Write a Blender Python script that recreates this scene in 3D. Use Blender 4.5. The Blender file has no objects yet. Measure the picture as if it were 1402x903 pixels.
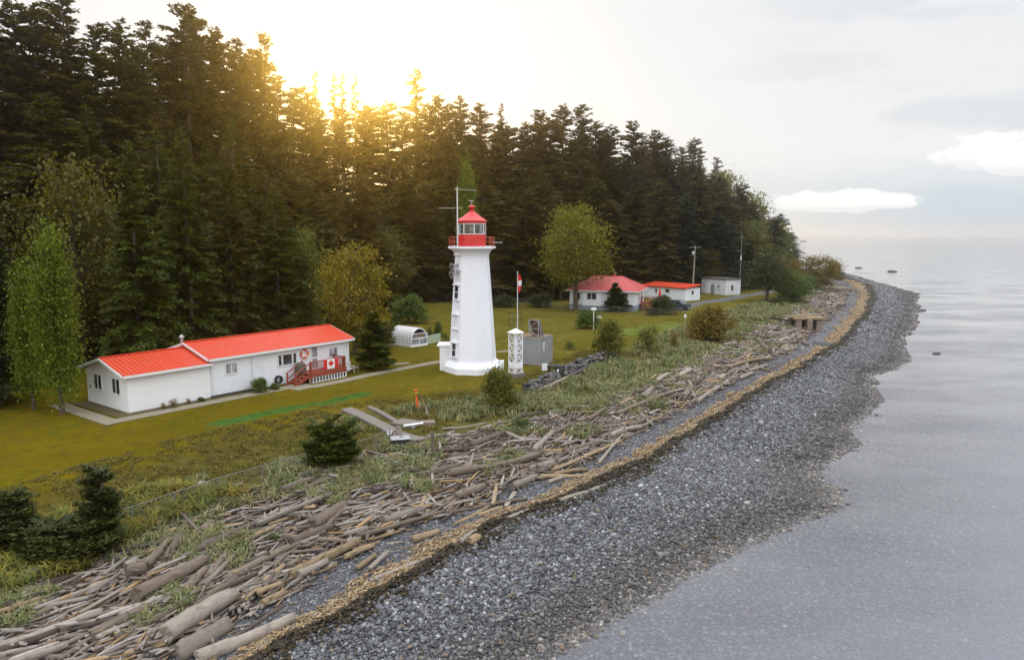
HAZE_D, HAZE_G = 0.00034, 0.935
import bpy, math, random
import numpy as np
from mathutils import Vector, Matrix
random.seed(7); RNG = np.random.default_rng(11)
S = bpy.context.scene; COL = S.collection
R = math.radians
# ------------------------------------------------------------------ camera
CW, CH, F = 1402., 903., 1000.
CAMZ = 15.5; PITCH = math.atan(131.5/F)
cd = bpy.data.cameras.new('camera'); cam = bpy.data.objects.new('camera', cd); COL.objects.link(cam)
cam.location = (0, 0, CAMZ); cam.rotation_euler = (R(90)-PITCH, 0, 0)
cd.sensor_width = 36; cd.lens = 36*F/CW; cd.clip_end = 90000; cd.clip_start = .2
S.camera = cam
SP, CP = math.sin(PITCH), math.cos(PITCH)
def ray(u, v):
    a = (u-CW/2)/F; b = (CH/2-v)/F
    return np.array([a, CP+b*SP, -SP+b*CP])
def P(u, v, z):
    """the place at height z seen at photo pixel u, v"""
    d = ray(u, v); t = (z-CAMZ)/d[2]
    return np.array([d[0]*t, d[1]*t, z])
def PD(u, v, y):
    d = ray(u, v); t = y/d[1]
    return np.array([d[0]*t, y, CAMZ+d[2]*t])
def proj(x, y, z):
    dz = z-CAMZ; zc = y*CP-dz*SP; yc = y*SP+dz*CP
    return CW/2+F*x/zc, CH/2-F*yc/zc
# ------------------------------------------------------------------ shoreline
def curve(pts, z, pre, post):
    w = [P(u, v, z)[:2] for u, v in pts]
    w = sorted([tuple(p) for p in w]+pre+post, key=lambda p: p[0+1])
    a = np.array(w); return a[:, 1], a[:, 0]
C_WATER = curve([(700,903),(800,850),(862,820),(955,765),(1045,728),(1138,694),(1108,655),(1112,638),(1150,612),(1158,585),(1200,545),(1190,515),(1236,495),(1234,465),(1250,440),(1253,402),(1200,388)], 0,
                [(-60,-60),(-11,10)], [(128,275),(129,300),(122,340),(95,390),(30,460),(-120,620),(-200,720)])
C_WRACK = curve([(345,903),(450,848),(560,786),(700,708),(760,682),(810,662),(880,628),(925,603),(965,580),(1000,558),(1062,518),(1110,494),(1150,468),(1182,432),(1190,402),(1182,390)], 1.9,
                [(-68,-60),(-19,10)], [(108,245),(114,275),(115,300),(108,340),(84,390),(20,460),(-130,620),(-210,720)])
C_LOGLO = curve([(225,903),(390,818),(520,740),(620,706),(700,674),(800,634),(880,592),(930,566),(990,533),(1040,499),(1085,482),(1110,456),(1150,420),(1160,398)], 2.3,
                [(-72,-60),(-23,10)], [(99,235),(108,275),(109,300),(102,340),(78,390),(14,460),(-136,620),(-216,720)])
C_LOGUP = curve([(0,822),(100,782),(200,725),(330,678),(420,655),(520,622),(600,603),(720,577),(850,545),(950,500),(1020,462),(1080,436),(1110,405)], 2.95,
                [(-80,-60),(-34,14)], [(90,215),(96,235),(104,275),(105,300),(98,340),(74,390),(10,460),(-140,620),(-220,720)])
C_LAWN = curve([(0,712),(150,655),(300,607),(420,577),(520,556),(640,541),(740,531),(825,490),(900,455),(1000,420)], 3.5,
               [(-90,-60),(-43,14)], [(66,160),(84,195),(92,230),(100,275),(101,300),(94,340),(70,390),(6,460),(-144,620),(-224,720)])
CURVES = [C_LAWN, C_LOGUP, C_LOGLO, C_WRACK, C_WATER]
ZS = [3.5, 2.95, 2.3, 1.9, 0.0]
EDGE = np.array([(-140,30),(-75,44),(-46,60),(-36,72),(-26,88),(-21,108),(-19,128),(10,133),(20,141),(45,152),(62,168),(78,192),(88,218),(96,250),(99,285),(80,340)], float)
def edge_dist(x, y):
    """metres behind the forest edge (negative on the lawn side)"""
    x = np.asarray(x, float); y = np.asarray(y, float); best = np.full(x.shape, 1e9)
    for (ax, ay), (bx, by) in zip(EDGE[:-1], EDGE[1:]):
        dx, dy = bx-ax, by-ay; t = np.clip(((x-ax)*dx+(y-ay)*dy)/(dx*dx+dy*dy), 0, 1)
        best = np.minimum(best, np.hypot(x-ax-t*dx, y-ay-t*dy))
    return np.where(y > np.interp(x, EDGE[:, 0], EDGE[:, 1]), best, -best)
def vnoise(x, y, seed=0):
    xi = np.floor(x).astype(np.int64); yi = np.floor(y).astype(np.int64); fx = x-xi; fy = y-yi
    fx = fx*fx*(3-2*fx); fy = fy*fy*(3-2*fy)
    def h(i, j):
        n = (i*374761393+j*668265263+seed*1442695041) & 0x7fffffff
        n = ((n ^ (n >> 13))*1274126177) & 0x7fffffff
        return ((n ^ (n >> 16)) & 0xffff)/65535.
    return (h(xi,yi)*(1-fx)+h(xi+1,yi)*fx)*(1-fy)+(h(xi,yi+1)*(1-fx)+h(xi+1,yi+1)*fx)*fy
def fbm(x, y, seed=0, o=3):
    s = 0; a = .5
    for k in range(o):
        s = s+a*vnoise(x*2**k, y*2**k, seed+k); a *= .5
    return s
def shore_s(x, y):
    """0 lawn edge, 1 upper edge of the driftwood, 2 its lower edge, 3 wrack line, 4 water line"""
    x = np.asarray(x, float); y = np.asarray(y, float)
    xs = [np.interp(y, c[0], c[1]) for c in CURVES]
    w = .5+np.clip(y/160, 0, 1.2)
    xs[3] = xs[3]+((fbm(y*.30, y*0, 5)-.45)*1.5+(fbm(y*1.1, y*0, 15)-.45)*.8)*w
    xs[4] = xs[4]+(fbm(y*.3, y*0, 9)-.45)*2.2*w
    for k in range(1, 5): xs[k] = np.maximum(xs[k], xs[k-1]+.3)
    s = (x-xs[0])/12.
    s = np.minimum(s, 0)
    for k in range(4):
        s = s+np.clip((x-xs[k])/(xs[k+1]-xs[k]), 0, 1)
    return s+np.maximum(x-xs[4], 0)/10.
def smooth(a, b, x):
    t = np.clip((x-a)/(b-a), 0, 1); return t*t*(3-2*t)
def height(x, y, rough=True):
    x = np.asarray(x, float); y = np.asarray(y, float)
    s = shore_s(x, y)
    z = np.interp(s, [-40,-.25,0,.35,1,2,2.75,3.05,3.2,4,5,7,12,40], [3.5,3.5,3.42,3.12,2.95,2.3,2.02,2.02,1.72,0,-.42,-1.0,-3,-8])
    ed = edge_dist(x, y)
    hh = np.interp(x, [-260,-110,-80,20,50,80,100], [0,10,15,14,13,8,2.])
    z = z+hh*smooth(3, 55, ed)*(s < 1.2)
    if rough:
        k = np.interp(s, [-3,-.3,0,1,2,3,4,5], [.03,.05,.25,.3,.16,.14,.12,.2])
        z = z+(fbm(x*.7, y*.7, 21)-.44)*k
    return z
def G(u, v):
    """where photo pixel u, v meets the ground"""
    z = 3.
    for _ in range(14):
        p = P(u, v, z); z = .5*z+.5*float(height(p[0], p[1]))
    p = P(u, v, z); return np.array([p[0], p[1], float(height(p[0], p[1]))])
# ------------------------------------------------------------------ mesh helpers
def mesh_np(name, V, Fa, smooth_sh=False, cols=None, attr=None):
    V = np.asarray(V, np.float32).reshape(-1, 3); Fa = np.asarray(Fa, np.int32); k = Fa.shape[1]
    me = bpy.data.meshes.new(name); me.vertices.add(len(V)); me.vertices.foreach_set('co', V.ravel())
    me.loops.add(Fa.size); me.loops.foreach_set('vertex_index', Fa.ravel())
    me.polygons.add(len(Fa)); me.polygons.foreach_set('loop_start', np.arange(0, Fa.size, k, dtype=np.int32))
    if cols is not None:
        c = np.ones((len(V), 4), np.float32); c[:, :3] = cols
        a = me.color_attributes.new('tint', 'FLOAT_COLOR', 'POINT'); a.data.foreach_set('color', c.ravel())
    for n, d in (attr or {}).items():
        a = me.attributes.new(n, 'FLOAT', 'POINT'); a.data.foreach_set('value', np.asarray(d, np.float32))
    me.update(calc_edges=True); me.validate()
    if smooth_sh: me.polygons.foreach_set('use_smooth', np.ones(len(me.polygons), bool))
    return me
def link(name, me, m=None, parent=None, loc=(0,0,0), rz=0.):
    o = bpy.data.objects.new(name, me); COL.objects.link(o)
    if m is not None and not me.materials: me.materials.append(m)
    o.location = loc; o.rotation_euler = (0, 0, rz)
    if parent is not None: o.parent = parent
    return o
def tag(o, label, cat, group=None, kind=None):
    if label: o['label'] = label
    if cat: o['category'] = cat
    if group: o['group'] = group
    if kind: o['kind'] = kind
    return o
def thing(name, label, cat, loc=(0,0,0), rz=0., group=None):
    o = bpy.data.objects.new(name, None); COL.objects.link(o); o.empty_display_size = .3
    o.location = tuple(map(float, loc)); o.rotation_euler = (0, 0, rz); return tag(o, label, cat, group)
def struct(o, label=None):
    o['kind'] = 'structure'
    if label: o['label'] = label
    return o
class MB:
    def __init__(s): s.v = []; s.f = []; s.sm = []
    def add(s, vs, fs, sm=False):
        n = len(s.v); s.v += [tuple(map(float, p)) for p in vs]; s.f += [tuple(i+n for i in f) for f in fs]; s.sm += [sm]*len(fs); return s
    def box(s, c, d, rz=0., M=None, bev=0.):
        hx, hy, hz = d[0]/2, d[1]/2, d[2]/2
        if bev:
            b = min(bev, hx*.9, hy*.9, hz*.9); vs = []; 
            for z, k in ((-hz, b), (-hz+b, 0), (hz-b, 0), (hz, b)):
                for sx, sy in ((-1,-1),(1,-1),(1,1),(-1,1)): vs.append(Vector((sx*(hx-k), sy*(hy-k), z)))
            fs = [(3,2,1,0),(12,13,14,15)]
            for r in range(3):
                for i in range(4): j = (i+1) % 4; fs.append((r*4+i, r*4+j, r*4+4+j, r*4+4+i))
        else:
            vs = [Vector((x, y, z)) for z in (-hz, hz) for x, y in ((-hx,-hy),(hx,-hy),(hx,hy),(-hx,hy))]
            fs = [(3,2,1,0),(4,5,6,7),(0,1,5,4),(1,2,6,5),(2,3,7,6),(3,0,4,7)]
        M = M or Matrix.Rotation(rz, 3, 'Z'); c = Vector(c)
        return s.add([M @ p+c for p in vs], fs)
    def bar(s, a, b, w, h=None, up=(0,0,1)):
        a = Vector(a); b = Vector(b); x = (b-a); L = x.length; x.normalize(); y = Vector(up).cross(x)
        if y.length < 1e-3: y = Vector((0,1,0)).cross(x) if abs(x.y) < .9 else Vector((1,0,0)).cross(x)
        y.normalize(); z = x.cross(y); M = Matrix((x, y, z)).transposed()
        return s.box((a+b)/2, (L, w, h or w), M=M)
    def tube(s, pts, rad, n=8, cap=True, sm=True):
        pts = [Vector(p) for p in pts]; rad = rad if isinstance(rad, (list, tuple)) else [rad]*len(pts); vs = []
        ref = Vector((0,0,1))
        for i, p in enumerate(pts):
            t = (pts[min(i+1, len(pts)-1)]-pts[max(i-1, 0)]).normalized()
            a = t.cross(ref)
            if a.length < .05: a = t.cross(Vector((1,0,0)))
            a.normalize(); b = a.cross(t)
            for k in range(n):
                an = 2*math.pi*k/n; vs.append(p+(a*math.cos(an)+b*math.sin(an))*rad[i])
        fs = []
        for i in range(len(pts)-1):
            for k in range(n): j = (k+1) % n; fs.append((i*n+k, i*n+j, i*n+n+j, i*n+n+k))
        s.add(vs, fs, sm)
        if cap:
            s.add(vs[:n], [tuple(range(n-1,-1,-1))]); s.add(vs[-n:], [tuple(range(n))])
        return s
    def loft(s, rings, sm=False, cap=True):
        n = len(rings[0]); vs = [p for r in rings for p in r]; fs = []
        for i in range(len(rings)-1):
            for k in range(n): j = (k+1) % n; fs.append((i*n+k, i*n+j, i*n+n+j, i*n+n+k))
        s.add(vs, fs, sm)
        if cap: s.add(rings[0], [tuple(range(n-1,-1,-1))]); s.add(rings[-1], [tuple(range(n))])
        return s
    def lathe(s, prof, n=16, c=(0,0,0), sm=True, ph=0., cap=True):
        return s.loft([[(c[0]+r*math.cos(ph+2*math.pi*k/n), c[1]+r*math.sin(ph+2*math.pi*k/n), c[2]+z) for k in range(n)] for r, z in prof], sm, cap)
    def slab(s, poly, z0, z1):
        return s.loft([[(x, y, z0) for x, y in poly], [(x, y, z1) for x, y in poly]])
    def build(s, name, m, parent=None, loc=(0,0,0), rz=0.):
        me = bpy.data.meshes.new(name); me.from_pydata(s.v, [], s.f); me.materials.append(m)
        for p, q in zip(me.polygons, s.sm): p.use_smooth = q
        me.update(); return link(name, me, None, parent, loc, rz)
def bake(V, Fa, tr):   # helper for many small pieces: V (n,3), Fa, list transforms handled by caller
    pass
# ------------------------------------------------------------------ materials
def nt(name):
    m = bpy.data.materials.new(name); m.use_nodes = True; t = m.node_tree; b = t.nodes['Principled BSDF']; return m, t, b
def N(t, typ, **kw):
    n = t.nodes.new(typ)
    for k, v in kw.items():
        if k.startswith('i_'):
            n.inputs[k[2:].replace('_', ' ')].default_value = v
        else: setattr(n, k, v)
    return n
def mixc(t, fac, a, b, mode='MIX'):
    n = t.nodes.new('ShaderNodeMix'); n.data_type = 'RGBA'; n.blend_type = mode
    for s, v in ((0, fac), (6, a), (7, b)):
        if hasattr(v, 'is_output'): t.links.new(v, n.inputs[s])
        elif s == 0: n.inputs[0].default_value = v
        else: n.inputs[s].default_value = (*v, 1)
    return n.outputs[2]
def math_(t, op, a, b=None, c=None, clamp=False):
    n = t.nodes.new('ShaderNodeMath'); n.operation = op; n.use_clamp = clamp
    for i, v in enumerate((a, b, c)):
        if v is None: continue
        if hasattr(v, 'is_output'): t.links.new(v, n.inputs[i])
        else: n.inputs[i].default_value = v
    return n.outputs[0]
def ramp(t, x, lo, hi, a=0., b=1., smooth_=True):
    n = t.nodes.new('ShaderNodeMapRange'); n.interpolation_type = 'SMOOTHSTEP' if smooth_ else 'LINEAR'; n.clamp = True
    t.links.new(x, n.inputs[0])
    for i, v in zip((1,2,3,4), (lo, hi, a, b)): n.inputs[i].default_value = v
    return n.outputs[0]
def coord(t, which='Object', scale=(1,1,1)):
    c = t.nodes.new('ShaderNodeTexCoord'); m = t.nodes.new('ShaderNodeMapping'); m.inputs['Scale'].default_value = scale
    t.links.new(c.outputs[which], m.inputs[0]); return m.outputs[0]
def wpos(t, scale=(1,1,1)):
    c = t.nodes.new('ShaderNodeNewGeometry'); m = t.nodes.new('ShaderNodeMapping'); m.inputs['Scale'].default_value = scale
    t.links.new(c.outputs['Position'], m.inputs[0]); return m.outputs[0]
def noise(t, vec, sc, det=4, rough=.6, out=0):
    n = t.nodes.new('ShaderNodeTexNoise'); n.inputs['Scale'].default_value = sc; n.inputs['Detail'].default_value = det; n.inputs['Roughness'].default_value = rough
    t.links.new(vec, n.inputs[0]); return n.outputs[out]
def voro(t, vec, sc, out='Distance', feat='F1'):
    n = t.nodes.new('ShaderNodeTexVoronoi'); n.feature = feat; n.inputs['Scale'].default_value = sc; t.links.new(vec, n.inputs[0]); return n.outputs[out]
def bump(t, b, hgt, dist, strength=1.):
    n = t.nodes.new('ShaderNodeBump'); n.inputs['Distance'].default_value = dist; n.inputs['Strength'].default_value = strength
    t.links.new(hgt, n.inputs['Height']); t.links.new(n.outputs[0], b.inputs['Normal']); return n
def set_(t, b, k, v):
    if hasattr(v, 'is_output'): t.links.new(v, b.inputs[k])
    else: b.inputs[k].default_value = (*v, 1) if isinstance(v, tuple) and len(v) == 3 else v
def paint(name, col, dirt=(.3,.28,.25), amt=.25, rough=.5, sc=1.2, metal=0., bmp=0., spec=.5):
    """a painted or plain surface with weathering"""
    m, t, b = nt(name); v = wpos(t)
    f = ramp(t, noise(t, v, sc, 6, .65), .45, .8, 0, amt); c = mixc(t, f, col, dirt)
    f2 = noise(t, v, sc*9, 3); c = mixc(t, ramp(t, f2, .2, .8, .0, .12), c, tuple(.6*x for x in col))
    set_(t, b, 'Base Color', c); set_(t, b, 'Roughness', rough); set_(t, b, 'Metallic', metal); set_(t, b, 'Specular IOR Level', spec)
    if bmp: bump(t, b, noise(t, v, sc*14, 4), bmp)
    return m
M = {}
M['white'] = paint('white_paint', (.80,.80,.80), (.55,.53,.48), .22, .45, .5)
def streaky(name, col, dirt, amt):
    m, t, b = nt(name); f = ramp(t, noise(t, wpos(t, (2.2,2.2,.22)), 1., 6, .7), .5, .78, 0, amt); c = mixc(t, f, col, dirt)
    c = mixc(t, ramp(t, noise(t, wpos(t), .8, 6, .7), .55, .8, 0, amt*.7), c, tuple(.75*x for x in col)); c = mixc(t, ramp(t, noise(t, wpos(t, (5,5,.6)), 1., 4, .7), .66, .74, 0, amt), c, (.42,.30,.20))
    set_(t, b, 'Base Color', c); set_(t, b, 'Roughness', .6); bump(t, b, noise(t, wpos(t), 6., 4), .012); return m
M['tower'] = streaky('white_masonry_paint', (.80,.80,.82), (.60,.58,.55), .4)
M['trim'] = paint('white_trim', (.78,.77,.75), (.5,.48,.44), .3, .4, 2)
M['red'] = paint('red_enamel', (.60,.018,.022), (.42,.05,.04), .35, .35, 1.2)
M['rail'] = paint('faded_red_steel', (.50,.075,.04), (.35,.12,.06), .4, .5, 2)
M['deck'] = paint('red_brown_stain', (.27,.045,.018), (.2,.09,.05), .5, .6, 2)
M['fence'] = paint('dull_fence_steel', (.16,.155,.145), (.1,.09,.075), .5, .6, 3)
M['steel'] = paint('galvanised_steel', (.42,.42,.42), (.25,.24,.23), .4, .45, 3, metal=.6)
M['greywall'] = paint('grey_metal_panel', (.31,.31,.31), (.22,.2,.18), .4, .5, 1.5, metal=.2)
M['pole'] = paint('white_pole_paint', (.66,.65,.62), (.4,.38,.34), .35, .45, 3)
M['dark'] = paint('black_plastic', (.02,.02,.022), (.06,.055,.05), .4, .5, 3)
M['concrete'] = paint('old_concrete', (.17,.145,.12), (.10,.085,.065), .6, .85, 1.4, bmp=.01)
M['lightcon'] = paint('pale_concrete', (.21,.18,.12), (.13,.105,.06), .6, .85, 1.6, bmp=.01)
M['found'] = paint('blue_grey_foundation', (.27,.33,.38), (.2,.23,.25), .4, .7, 1)
M['timber'] = paint('weathered_timber', (.22,.17,.13), (.11,.09,.075), .6, .85, 2.5, bmp=.02)
M['darktimber'] = paint('dark_creosote_timber', (.05,.04,.034), (.1,.085,.07), .5, .85, 2.5, bmp=.02)
M['poletimber'] = paint('utility_pole_timber', (.3,.25,.2), (.16,.13,.1), .5, .8, 2.5)
M['orange'] = paint('orange_paint', (.75,.12,.02), (.4,.1,.04), .3, .5, 5)
M['tyre'] = paint('rubber', (.015,.015,.016), (.03,.03,.03), .3, .8, 5)
M['blueglow'] = paint('dark_blue_enamel', (.035,.05,.065), (.06,.065,.07), .3, .3, 2)
M['brown'] = paint('brown_metal', (.2,.12,.06), (.12,.08,.05), .4, .6, 3)
M['soil'] = paint('garden_soil', (.085,.066,.02), (.055,.045,.016), .6, .95, 3, bmp=.03)
M['palegreen'] = paint('pale_green_board', (.36,.42,.30), (.3,.3,.2), .4, .7, 2)
M['canvas_red'] = paint('red_canvas', (.62,.03,.025), (.4,.03,.03), .3, .8, 3)
M['vinyl'] = paint('greenhouse_film', (.62,.61,.6), (.45,.43,.40), .35, .3, 2)
M['rock'] = paint('wet_rock', (.06,.06,.06), (.1,.09,.08), .5, .7, 3, bmp=.03)
M['lamp'] = paint('lens_cream', (.8,.75,.6), (.6,.5,.4), .2, .15, 3)
def glassy(name, col=(.02,.022,.025), rough=.08):
    m, t, b = nt(name); v = wpos(t)
    set_(t, b, 'Base Color', mixc(t, ramp(t, noise(t, v, 1.1, 2), .35, .65), col, tuple(3*c+.02 for c in col))); set_(t, b, 'Roughness', rough); set_(t, b, 'Specular IOR Level', .6)
    return m
M['glass'] = glassy('window_glass')
M['glass_grey'] = glassy('curtained_window_glass', (.13,.13,.14), .15)
def clear_glass(name, tint):
    m, t, b = nt(name); t.nodes.remove(b); out = t.nodes['Material Output']
    tr = N(t, 'ShaderNodeBsdfTransparent'); tr.inputs[0].default_value = (*tint, 1); gl = N(t, 'ShaderNodeBsdfGlossy'); gl.inputs['Roughness'].default_value = .03
    fr = N(t, 'ShaderNodeFresnel'); mx = N(t, 'ShaderNodeMixShader'); f = math_(t, 'MULTIPLY_ADD', fr.outputs[0], 1., .06, True)
    t.links.new(f, mx.inputs[0]); t.links.new(tr.outputs[0], mx.inputs[1]); t.links.new(gl.outputs[0], mx.inputs[2]); t.links.new(mx.outputs[0], out.inputs[0]); return m
M['lantern_glass'] = clear_glass('lantern_glass', (.78,.84,.82))
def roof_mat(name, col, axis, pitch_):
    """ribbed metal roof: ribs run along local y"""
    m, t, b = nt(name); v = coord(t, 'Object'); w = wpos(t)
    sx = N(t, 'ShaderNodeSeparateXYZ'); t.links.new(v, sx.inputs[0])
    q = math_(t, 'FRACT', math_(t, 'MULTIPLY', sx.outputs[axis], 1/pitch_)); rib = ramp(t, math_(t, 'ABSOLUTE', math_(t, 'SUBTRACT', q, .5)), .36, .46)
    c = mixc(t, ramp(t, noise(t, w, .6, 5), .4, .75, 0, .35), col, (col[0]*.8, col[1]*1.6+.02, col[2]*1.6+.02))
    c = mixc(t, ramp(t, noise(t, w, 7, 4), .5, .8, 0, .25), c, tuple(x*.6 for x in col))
    c = mixc(t, math_(t, 'MULTIPLY', rib, .55), c, tuple(x*.45 for x in col)); set_(t, b, 'Base Color', c); set_(t, b, 'Roughness', ramp(t, noise(t, w, 1.5, 3), .3, .7, .32, .5)); set_(t, b, 'Specular IOR Level', .3); bump(t, b, rib, .07); return m  # ribs also darkened in the base colour, standing in for their shadow lines
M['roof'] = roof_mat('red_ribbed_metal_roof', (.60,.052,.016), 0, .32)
M['roof_pink'] = roof_mat('faded_red_metal_roof', (.54,.075,.065), 0, .4)
M['tar'] = paint('tar_roof', (.07,.06,.055), (.14,.11,.09), .6, .8, 1.5)
def siding(name, col, step=.2):
    m, t, b = nt(name); w = wpos(t); sx = N(t, 'ShaderNodeSeparateXYZ'); t.links.new(w, sx.inputs[0])
    q = math_(t, 'FRACT', math_(t, 'MULTIPLY', sx.outputs[2], 1/step))
    c = mixc(t, ramp(t, noise(t, w, .5, 6, .7), .45, .8, 0, .3), col, (.55,.52,.45))
    set_(t, b, 'Base Color', c); set_(t, b, 'Roughness', .55); bump(t, b, ramp(t, q, 0, 1, 1, 0, False), .02, .8); return m
M['siding'] = siding('white_lap_siding', (.80,.79,.77))
M['stucco'] = paint('white_stucco', (.78,.79,.80), (.5,.48,.45), .3, .7, .9, bmp=.01)
M['oldwhite'] = streaky('streaked_white_concrete', (.68,.68,.68), (.30,.28,.25), .9)
def leaf(name, c1, c2, c3=None, trans=.35, rough=.6):
    """foliage: leaf tint varies from clump to clump and tree to tree"""
    m, t, b = nt(name); out = t.nodes['Material Output']; v = wpos(t); oi = N(t, 'ShaderNodeObjectInfo')
    f = ramp(t, noise(t, v, .55, 3, .7), .3, .7); c = mixc(t, f, c1, c2)
    c = mixc(t, ramp(t, noise(t, v, 2.4, 2), .5, .72, 0, .8), c, c3 or tuple(min(1, x*1.5) for x in c2))
    oc = N(t, 'ShaderNodeSeparateColor'); t.links.new(oi.outputs['Color'], oc.inputs[0]); k = oc.outputs[0]; hs = N(t, 'ShaderNodeHueSaturation'); t.links.new(k, hs.inputs['Value']); t.links.new(c, hs.inputs['Color'])
    t.links.new(math_(t, 'MULTIPLY', oc.outputs[1], .5), hs.inputs['Hue']); c = hs.outputs[0]
    set_(t, b, 'Base Color', c); set_(t, b, 'Roughness', rough); set_(t, b, 'Specular IOR Level', .25)
    tr = N(t, 'ShaderNodeBsdfTranslucent'); t.links.new(mixc(t, 1., c, (1.5,1.35,.6), 'MULTIPLY'), tr.inputs[0]); mx = N(t, 'ShaderNodeMixShader'); mx.inputs[0].default_value = trans
    t.links.new(b.outputs[0], mx.inputs[1]); t.links.new(tr.outputs[0], mx.inputs[2]); t.links.new(mx.outputs[0], out.inputs[0]); return m
M['fir'] = leaf('dark_fir_needles', (.040,.041,.005), (.070,.066,.007))
M['spruce'] = leaf('green_spruce_needles', (.036,.052,.004), (.068,.086,.006))
M['fir_brown'] = leaf('brownish_fir_needles', (.054,.044,.008), (.088,.068,.011))
M['juniper'] = leaf('dark_juniper_needles', (.026,.034,.006), (.050,.058,.009), trans=.2)
M['fir_blue'] = leaf('blue_green_fir_needles', (.030,.040,.026), (.05,.06,.038))
M['maple'] = leaf('yellowing_maple_leaves', (.12,.105,.008), (.21,.165,.012), (.32,.23,.018))
M['maple_dull'] = leaf('dull_olive_leaves', (.062,.060,.008), (.10,.088,.010), (.14,.105,.014))
M['poplar'] = leaf('poplar_leaves', (.075,.112,.008), (.13,.17,.012))
M['locust'] = leaf('yellow_green_leaves', (.105,.112,.010), (.185,.172,.014), (.24,.19,.014))
M['bush'] = leaf('green_bush_leaves', (.05,.085,.016), (.09,.125,.022))
M['bush_y'] = leaf('green_and_yellow_bush_leaves', (.06,.085,.016), (.13,.13,.02), (.32,.21,.015))
M['bush_o'] = leaf('orange_brown_bush_leaves', (.11,.098,.018), (.19,.14,.020), (.26,.145,.02))
M['alder'] = leaf('olive_green_leaves', (.075,.095,.018), (.125,.135,.024))
M['bark'] = paint('bark', (.10,.075,.055), (.055,.042,.034), .6, .9, 3, bmp=.03)
M['palebark'] = paint('pale_bark', (.2,.165,.13), (.1,.08,.065), .6, .9, 3, bmp=.03)
def wood(name, c1, c2, obj=True):
    m, t, b = nt(name); v = coord(t, 'Object', (1.2, 11, 11)); v2 = coord(t, 'Object', (1,1,1))
    c = mixc(t, ramp(t, noise(t, v, 2., 5, .7), .3, .7), c1, c2)
    c = mixc(t, ramp(t, noise(t, v2, 2.2, 4), .52, .75, 0, .55), c, tuple(x*.5 for x in c1))
    c = mixc(t, ramp(t, noise(t, coord(t, 'Object', (.7,24,24)), 1.6, 4, .7), .55, .66, 0, .6), c, tuple(x*.32 for x in c1))
    oi = N(t, 'ShaderNodeObjectInfo'); hs = N(t, 'ShaderNodeHueSaturation'); t.links.new(math_(t, 'MULTIPLY_ADD', oi.outputs['Random'], .5, .75), hs.inputs['Value']); t.links.new(c, hs.inputs['Color'])
    set_(t, b, 'Base Color', hs.outputs[0]); set_(t, b, 'Roughness', .85); set_(t, b, 'Specular IOR Level', .25); bump(t, b, noise(t, v, 4, 5, .7), .035); return m
WOOD = {'pale grey': wood('silvered_driftwood', (.21,.175,.14), (.31,.265,.215)), 'grey brown': wood('grey_brown_driftwood', (.125,.095,.07), (.205,.16,.12)),
        'dark brown': wood('dark_driftwood', (.07,.052,.042), (.125,.095,.078)), 'yellowish': wood('yellow_driftwood', (.235,.165,.09), (.32,.24,.15))}
def tintmat(name, rough=.8, sc=20., bmp=.01, trans=0., spec=.3):
    m, t, b = nt(name); out = t.nodes['Material Output']; a = N(t, 'ShaderNodeAttribute'); a.attribute_name = 'tint'; v = wpos(t)
    c = mixc(t, ramp(t, noise(t, v, sc, 3), .35, .75, 0, .5), a.outputs['Color'], (.5,.5,.5), 'MULTIPLY'); set_(t, b, 'Base Color', c)
    set_(t, b, 'Roughness', rough); set_(t, b, 'Specular IOR Level', spec)
    if bmp: bump(t, b, noise(t, v, sc*2, 3), bmp)
    if trans:
        tr = N(t, 'ShaderNodeBsdfTranslucent'); t.links.new(c, tr.inputs[0]); mx = N(t, 'ShaderNodeMixShader'); mx.inputs[0].default_value = trans
        t.links.new(b.outputs[0], mx.inputs[1]); t.links.new(tr.outputs[0], mx.inputs[2]); t.links.new(mx.outputs[0], out.inputs[0])
    return m
M['pebble'] = tintmat('beach_cobble', .55, 14., .006, spec=.4); M['chip'] = tintmat('wood_chips', .9, 20., 0); M['weed'] = tintmat('seaweed', .5, 12., .01); M['blade'] = tintmat('beach_grass', .7, 3., 0, .3)
M['stick'] = tintmat('small_driftwood', .85, 12., .01)
# ------------------------------------------------------------------ sky, sun, air
SUN_UV = (488, 116)
sd = ray(*SUN_UV); sd = sd/np.linalg.norm(sd); SUN_EL = math.asin(sd[2]); SUN_AZ = math.atan2(sd[0], sd[1])
w = bpy.data.worlds.new('World'); S.world = w; w.use_nodes = True; t = w.node_tree; bg = t.nodes['Background']
tc = N(t, 'ShaderNodeTexCoord'); D = tc.outputs['Generated']
sky = N(t, 'ShaderNodeTexSky', sky_type='NISHITA', sun_disc=False, sun_elevation=SUN_EL, sun_rotation=SUN_AZ, altitude=10., air_density=1., dust_density=2.5)
sp = N(t, 'ShaderNodeSeparateXYZ'); t.links.new(D, sp.inputs[0])
el = math_(t, 'ARCSINE', sp.outputs[2]); az = math_(t, 'ARCTAN2', sp.outputs[0], sp.outputs[1])
elc = math_(t, 'MAXIMUM', el, 0.)
cv = N(t, 'ShaderNodeCombineXYZ'); t.links.new(az, cv.inputs[0]); t.links.new(math_(t, 'MULTIPLY', el, 3.2), cv.inputs[1])
n1 = noise(t, cv.outputs[0], 2.2, 6, .55); n2 = noise(t, cv.outputs[0], 9., 6, .6)
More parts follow.
